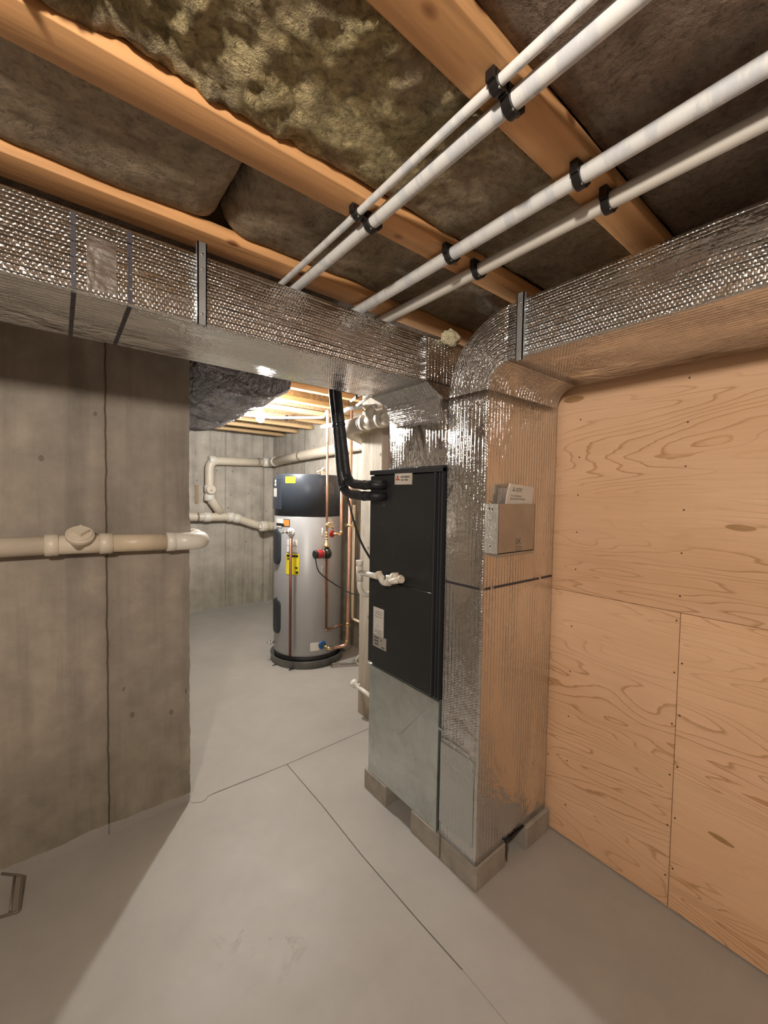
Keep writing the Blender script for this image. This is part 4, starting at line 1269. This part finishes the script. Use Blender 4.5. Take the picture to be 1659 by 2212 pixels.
b.tube([q, q + d0 * 0.045], 0.011, 12); b.lathe(q + d0 * 0.03, d0, [(0.02, 0), (0.02, 0.008)], 14); b.tube([q + d0 * 0.045 - RT * 0.02, q + d0 * 0.045 + RT * 0.01], 0.01, 10)
obj('drain_valve', b, M_CHROME, t)
b = MB()
for dx, dz in ((0, 0.03), (0.025, 0.02), (-0.022, 0.018), (0.01, 0.045), (0.04, 0.01), (-0.035, 0.012)):
    c = Vector((1.80 + dx, 3.12 + dx * 0.3, 1.683))
    b.tube([c, c + Vector((dx * 0.3, 0.01, dz))], 0.006, 8); b.lathe(c + Vector((dx * 0.3, 0.01, dz)), (dx, 0.2, 1), [(0.012, 0), (0.012, 0.012), (0.005, 0.014)], 10)
obj('top_fitting', b, M_PVC_YEL, t)

b = MB(); b.lathe(HC, (0, 0, 1), [(0.30, 0.0), (0.326, 0.0), (0.334, 0.066), (0.337, 0.068), (0.330, 0.069), (0.322, 0.012), (0.30, 0.010), (0.02, 0.010)], 64)
t = thing('drain_pan', 'round dark drain pan under the water heater', 'drain pan', (HC.x, HC.y, 0))
obj('pan_body', b, M_PAN, t)
b = MB()
for a in (-55, -25, 100):
    q = hp(a, 0.004, 0.328); d = hp(a, 0, 1) - HC
    b.tube([q, q + Vector((d.x, d.y, 0)) * 0.035], 0.004, 6)
obj('pan_foot', b, M_INK, t)
# tank foot blocks inside the pan
b = MB()
b.lathe(HC, (0, 0, 1), [(0.22, 0.012), (0.22, 0.041)], 32)
obj('riser_pad', b, M_BLOCK, t)

# copper and pump
t = thing('circulator_pump', 'small red and black circulator pump on the copper pipe beside the heater', 'pump', hp(24, 1.0, 0.36))
PD = hp(24, 0, 1) - HC
pc = hp(24.5, 1.004, 0.372)
axis = (-RT * 0.86 + EE * 0.5).normalized()
b = MB(); b.lathe(pc + axis * -0.03, axis, [(0.035, 0), (0.046, 0.012), (0.046, 0.040), (0.03, 0.052)], 24); obj('pump_housing', b, M_CLIP, t)
b = MB(); b.lathe(pc + axis * 0.018, axis, [(0.026, 0), (0.026, 0.016), (0.034, 0.018), (0.034, 0.022)], 20); obj('brass_flange', b, M_BRASS, t)
b = MB(); b.lathe(pc + axis * 0.040, axis, [(0.030, 0), (0.037, 0.004), (0.037, 0.055), (0.033, 0.060)], 24); obj('motor', b, M_RED, t)
b = MB(); b.lathe(pc + axis * 0.100, axis, [(0.036, 0), (0.036, 0.018), (0.030, 0.022)], 24); obj('motor_cap', b, M_CLIP, t)
b = MB(); b.lathe(pc + Vector((0, 0, 0.045)), (0, 0, 1), [(0.018, -0.02), (0.018, 0.01), (0.028, 0.012), (0.028, 0.028), (0.016, 0.03), (0.012, 0.07)], 16)
obj('union_nut', b, M_BRASS, t)

t = thing('recirculation_pipe', 'thin copper pipe with valves rising in front of the heater to the ceiling', 'copper pipe', hp(24, 0.34, 0.372))
b = MB(); b.tube([hp(24.5, 1.08, 0.372), hp(23.8, 1.97, 0.372)], 0.0095, 12); obj('upper_pipe', b, M_COPPER, t)
b = MB(); b.tube([hp(24.5, 0.955, 0.372), hp(25, 0.345, 0.372)], 0.0095, 12); b.tube([hp(25, 0.345, 0.372), hp(25, 0.345, 0.372) + Vector((0.28, -0.05, 0.045))], 0.0085, 10); obj('lower_pipe', b, M_COPPER_D, t)
b = MB()
for z in (1.10, 1.125, 1.15, 1.175): b.lathe(hp(24.4, z, 0.372), (0, 0, 1), [(0.0125, 0), (0.0145, 0.004), (0.0125, 0.010)], 12)
b.lathe(hp(25, 0.345, 0.372), (0, 0, 1), [(0.008, -0.01), (0.013, 0), (0.008, 0.012)], 12)
b.lathe(hp(24.4, 1.235, 0.372), (0, 0, 1), [(0.0125, 0), (0.016, 0.006), (0.0125, 0.024)], 12)
b.tube([hp(24.4, 1.235, 0.372), hp(30, 1.235, 0.385), hp(33, 1.215, 0.39)], 0.009, 10)
b.tube([hp(24.4, 1.262, 0.380), hp(33, 1.265, 0.39)], 0.007, 8)
obj('valve', b, M_BRASS, t)
b = MB(); b.tube([hp(18, 1.145, 0.375), hp(18, 1.225, 0.375)], 0.006, 8); b.tube([hp(18, 0.83, 0.375), hp(18, 0.90, 0.375)], 0.005, 8)
obj('valve_handle', b, M_PVC_W, t)
b = MB(); b.tube(fillet([hp(23.8, 1.95, 0.372), hp(23.8, 2.215, 0.372), (1.93, 3.35, 2.222), (1.60, 3.70, 2.225), (1.10, 3.86, 2.23)], 0.05, 6), 0.0125, 12)
obj('white_run', b, M_PVC_W, t, label='white plastic continuation up to and along the joists')
b = MB()
for x, y in ((1.70, 3.64),): b.box(x - 0.01, x + 0.01, y - 0.02, y + 0.02, 2.205, 2.25)
obj('pipe_strap', b, M_CLIP, t)
b = MB(); b.box(hp(24, 0, 0.33).x - 0.035, hp(24, 0, 0.33).x + 0.01, hp(24, 0, 0.33).y - 0.004, hp(24, 0, 0.33).y + 0.004, 1.672, 1.70); obj('pipe_strap', b, M_PVC_W, t)

t = thing('hot_water_pipe', 'copper pipe rising from the red collar on the right of the heater', 'copper pipe', (1.95, 3.06, 1.16))
b = MB(); b.tube(fillet([hp(46, 1.163, 0.37), (1.953, 3.056, 1.158), (1.952, 3.060, 2.24)], 0.02, 6), 0.013, 14); obj('riser_pipe', b, M_COPPER, t)
b = MB(); b.tube([hp(41.5, 1.163, HR + 0.008), hp(45, 1.163, 0.36)], 0.013, 12); b.lathe((1.953, 3.056, 1.17), (0, 0, 1), [(0.0145, 0), (0.016, 0.006), (0.0145, 0.018)], 12); obj('brass_nipple', b, M_BRASS, t)

t = thing('cold_water_pipe', 'long copper pipe dropping to the blue collar low on the heater', 'copper pipe', (1.97, 2.94, 0.2))
b = MB(); b.tube(fillet([hp(35, 0.178, 0.40), (1.95, 2.94, 0.20), (1.955, 2.935, 0.27), (1.965, 2.93, 2.24)], 0.03, 6), 0.0145, 14); obj('riser_pipe', b, M_COPPER, t)
b = MB(); b.tube([hp(24.5, 0.193, HR + 0.006), hp(30, 0.172, 0.385)], 0.013, 12); b.lathe(hp(29, 0.176, 0.375), (0.6, -0.4, 0), [(0.018, -0.02), (0.02, 0.0), (0.016, 0.03)], 14)
b.lathe((1.955, 2.935, 0.36), (0, 0, 1), [(0.016, 0), (0.019, 0.01), (0.019, 0.03), (0.016, 0.04)], 14); b.lathe((1.951, 2.938, 0.225), (0, 0, 1), [(0.016, 0), (0.018, 0.006), (0.016, 0.02)], 14)
obj('brass_joint', b, M_BRASS, t)
bar('riser_pipe', [(2.01, 2.94, 1.42), (2.01, 2.945, 0.42), (2.01, 2.70, 0.42), (2.0, 2.50, 0.40)], 0.011, M_PVC_YEL, 'cream plastic pipe standing right behind the copper pipe, turning at its foot', 'pipe', fr=0.03)
bar('pump_cord', [pc + axis * 0.11 + Vector((0, 0, -0.03)), pc + axis * 0.10 + Vector((0.0, -0.02, -0.14)), pc + Vector((0.0, -0.02, -0.22)), (1.86, 2.98, 0.73), (1.95, 2.90, 0.66), (2.05, 2.80, 0.645), (2.12, 2.70, 0.70)], 0.0045, M_ZIP, 'thin black cord drooping from the pump to the post', 'cable', fr=0.08)
bar('wall_nipple', [(2.24, 2.95, 1.46), (2.08, 2.78, 1.46)], 0.008, M_PVC_W, 'small white pipe stub at the top, left of the timber post', 'pipe stub')
t = thing('hose_valve', 'small brass valve with a lever beside the timber post', 'valve', (1.90, 2.62, 1.22))
b = MB(); b.tube([(1.90, 2.60, 1.235), (2.29, 2.78, 1.235)], 0.008, 10); b.tube([(1.87, 2.66, 1.235), (1.93, 2.52, 1.235)], 0.012, 10); b.tube([(1.90, 2.59, 1.235), (1.885, 2.63, 1.195)], 0.008, 8); b.lathe((1.89, 2.60, 1.235), (0, 0, 1), [(0.014, -0.014), (0.014, 0.014)], 10)
obj('valve_body', b, M_BRASS, t)
bar('wall_nipple', [(1.92, 2.68, 1.005), (1.95, 2.50, 1.005)], 0.010, M_PVC_W, 'white pipe stub halfway up, left of the timber post', 'pipe stub')
bar('wall_nipple', [(1.87, 2.86, 1.255), (1.90, 2.80, 1.252)], 0.013, M_BRASS, 'short brass stub between the two copper pipes', 'pipe stub')

# floor bits right of the heater
b = MB(); b.hexa([(1.845, 3.00, 0.0), (2.14, 2.86, 0.0), (2.165, 2.91, 0.0), (1.87, 3.05, 0.0)], [(1.845, 3.00, 0.022), (2.14, 2.86, 0.022), (2.165, 2.91, 0.022), (1.87, 3.05, 0.022)])
obj('floor_channel', b, M_LABEL_G, cat='channel', label='flat grey channel lying on the floor right of the drain pan')
bar('floor_tube', [(2.10, 2.74, 0.20), (2.02, 2.80, 0.17), (1.985, 2.86, 0.08), (2.03, 2.85, 0.03), (2.14, 2.80, 0.02)], 0.005, M_PVC_W, 'thin white tube looping down to the grey floor channel', 'tube', fr=0.05)
t = thing('floor_drain_stub', 'short white pipe with a ring valve low in front of the timber post', 'pipe stub', (1.56, 2.2, 0.2))
b = MB(); b.tube([(1.57, 2.225, 0.212), (1.57, 2.08, 0.203)], 0.013, 14); obj('pipe', b, M_PVC_W, t)
b = MB(); b.lathe((1.57, 2.225, 0.213), (0, 1, 0.1), [(0.014, 0), (0.016, 0.004), (0.016, 0.02), (0.026, 0.022), (0.028, 0.05), (0.024, 0.052)], 20); b.tube([(1.57, 2.21, 0.215), (1.567, 2.20, 0.24)], 0.005, 8); obj('ring_fitting', b, M_PVC_W, t)

# ================================================================== WRAPPED ROUND DUCT IN THE FAR ROOM
t = thing('wrapped_duct', 'bulging dark silver jacketed duct under the far-room ceiling', 'duct', (0.75, 3.2, 2.0))
def wrap(path, R, sx, seed, name, lab=None):
    b = MB()
    seg = 40; rings = []
    P = [Vector(p) for p in path]
    N = 46
    for i in range(N + 1):
        u = i / N * (len(P) - 1); k = min(int(u), len(P) - 2); f = u - k
        c = P[k].lerp(P[k + 1], f)
        tt = (P[k + 1] - P[k]).normalized(); nx = tt.cross(Vector((0, 0, 1))).normalized(); nz = nx.cross(tt)
        ring = []
        for s_ in range(seg):
            a = 2 * PI * s_ / seg
            rr = R * (1 + 0.10 * noise.fractal(Vector((math.cos(a) * 1.4 + seed, math.sin(a) * 1.4, i * 0.16)), 1, 2, 4) - 0.06 * (abs(math.sin(i * 0.42)) < 0.12))
            q = c + nx * math.cos(a) * rr * sx + nz * math.sin(a) * rr
            q.z = min(q.z, 2.238); q.x = max(q.x, 0.50 if q.y < 2.34 else -9)
            ring.append(b.v(q))
        rings.append(ring)
    for A, B in zip(rings, rings[1:]):
        for k in range(seg):
            j = (k + 1) % seg
            f = b.bm.faces.new((A[k], A[j], B[j], B[k])); f.smooth = True
    b.bm.faces.new(rings[0][::-1]); b.bm.faces.new(rings[-1])
    return obj(name, b, M_FLEX, t, label=lab)
wrap([(0.80, 2.20, 2.16), (0.80, 2.7, 2.14), (0.76, 3.15, 2.10)], 0.150, 1.72, 2.0, 'duct_jacket')
wrap([(0.62, 3.12, 2.10), (0.68, 3.6, 2.10), (0.64, 5.25, 2.08)], 0.17, 1.2, 7.0, 'duct_jacket')

# ================================================================== LAMPS
def lamp(x, y, label, mat, zc=2.25):
    t = thing('bare_bulb_light', label, 'light bulb', (x, y, 2.0))
    b = MB(); b.lathe((x, y, zc), (0, 0, -1), [(0.055, 0), (0.055, 0.012), (0.03, 0.03), (0.026, 0.085), (0.018, 0.09)], 24); obj('lamp_holder', b, M_PORC, t)
    b = MB(); b.lathe((x, y, zc - 0.09), (0, 0, -1), [(0.013, 0), (0.016, 0.015), (0.029, 0.05), (0.032, 0.072), (0.027, 0.095), (0.014, 0.108), (0.004, 0.111)], 14); obj('bulb', b, mat, t)
lamp(1.213, 3.06, 'glowing bare bulb hanging from a joist in the far room', M_BULB)
lamp(-0.55, -0.20, 'bare bulb behind the viewer, lighting the near room', M_BULB2)
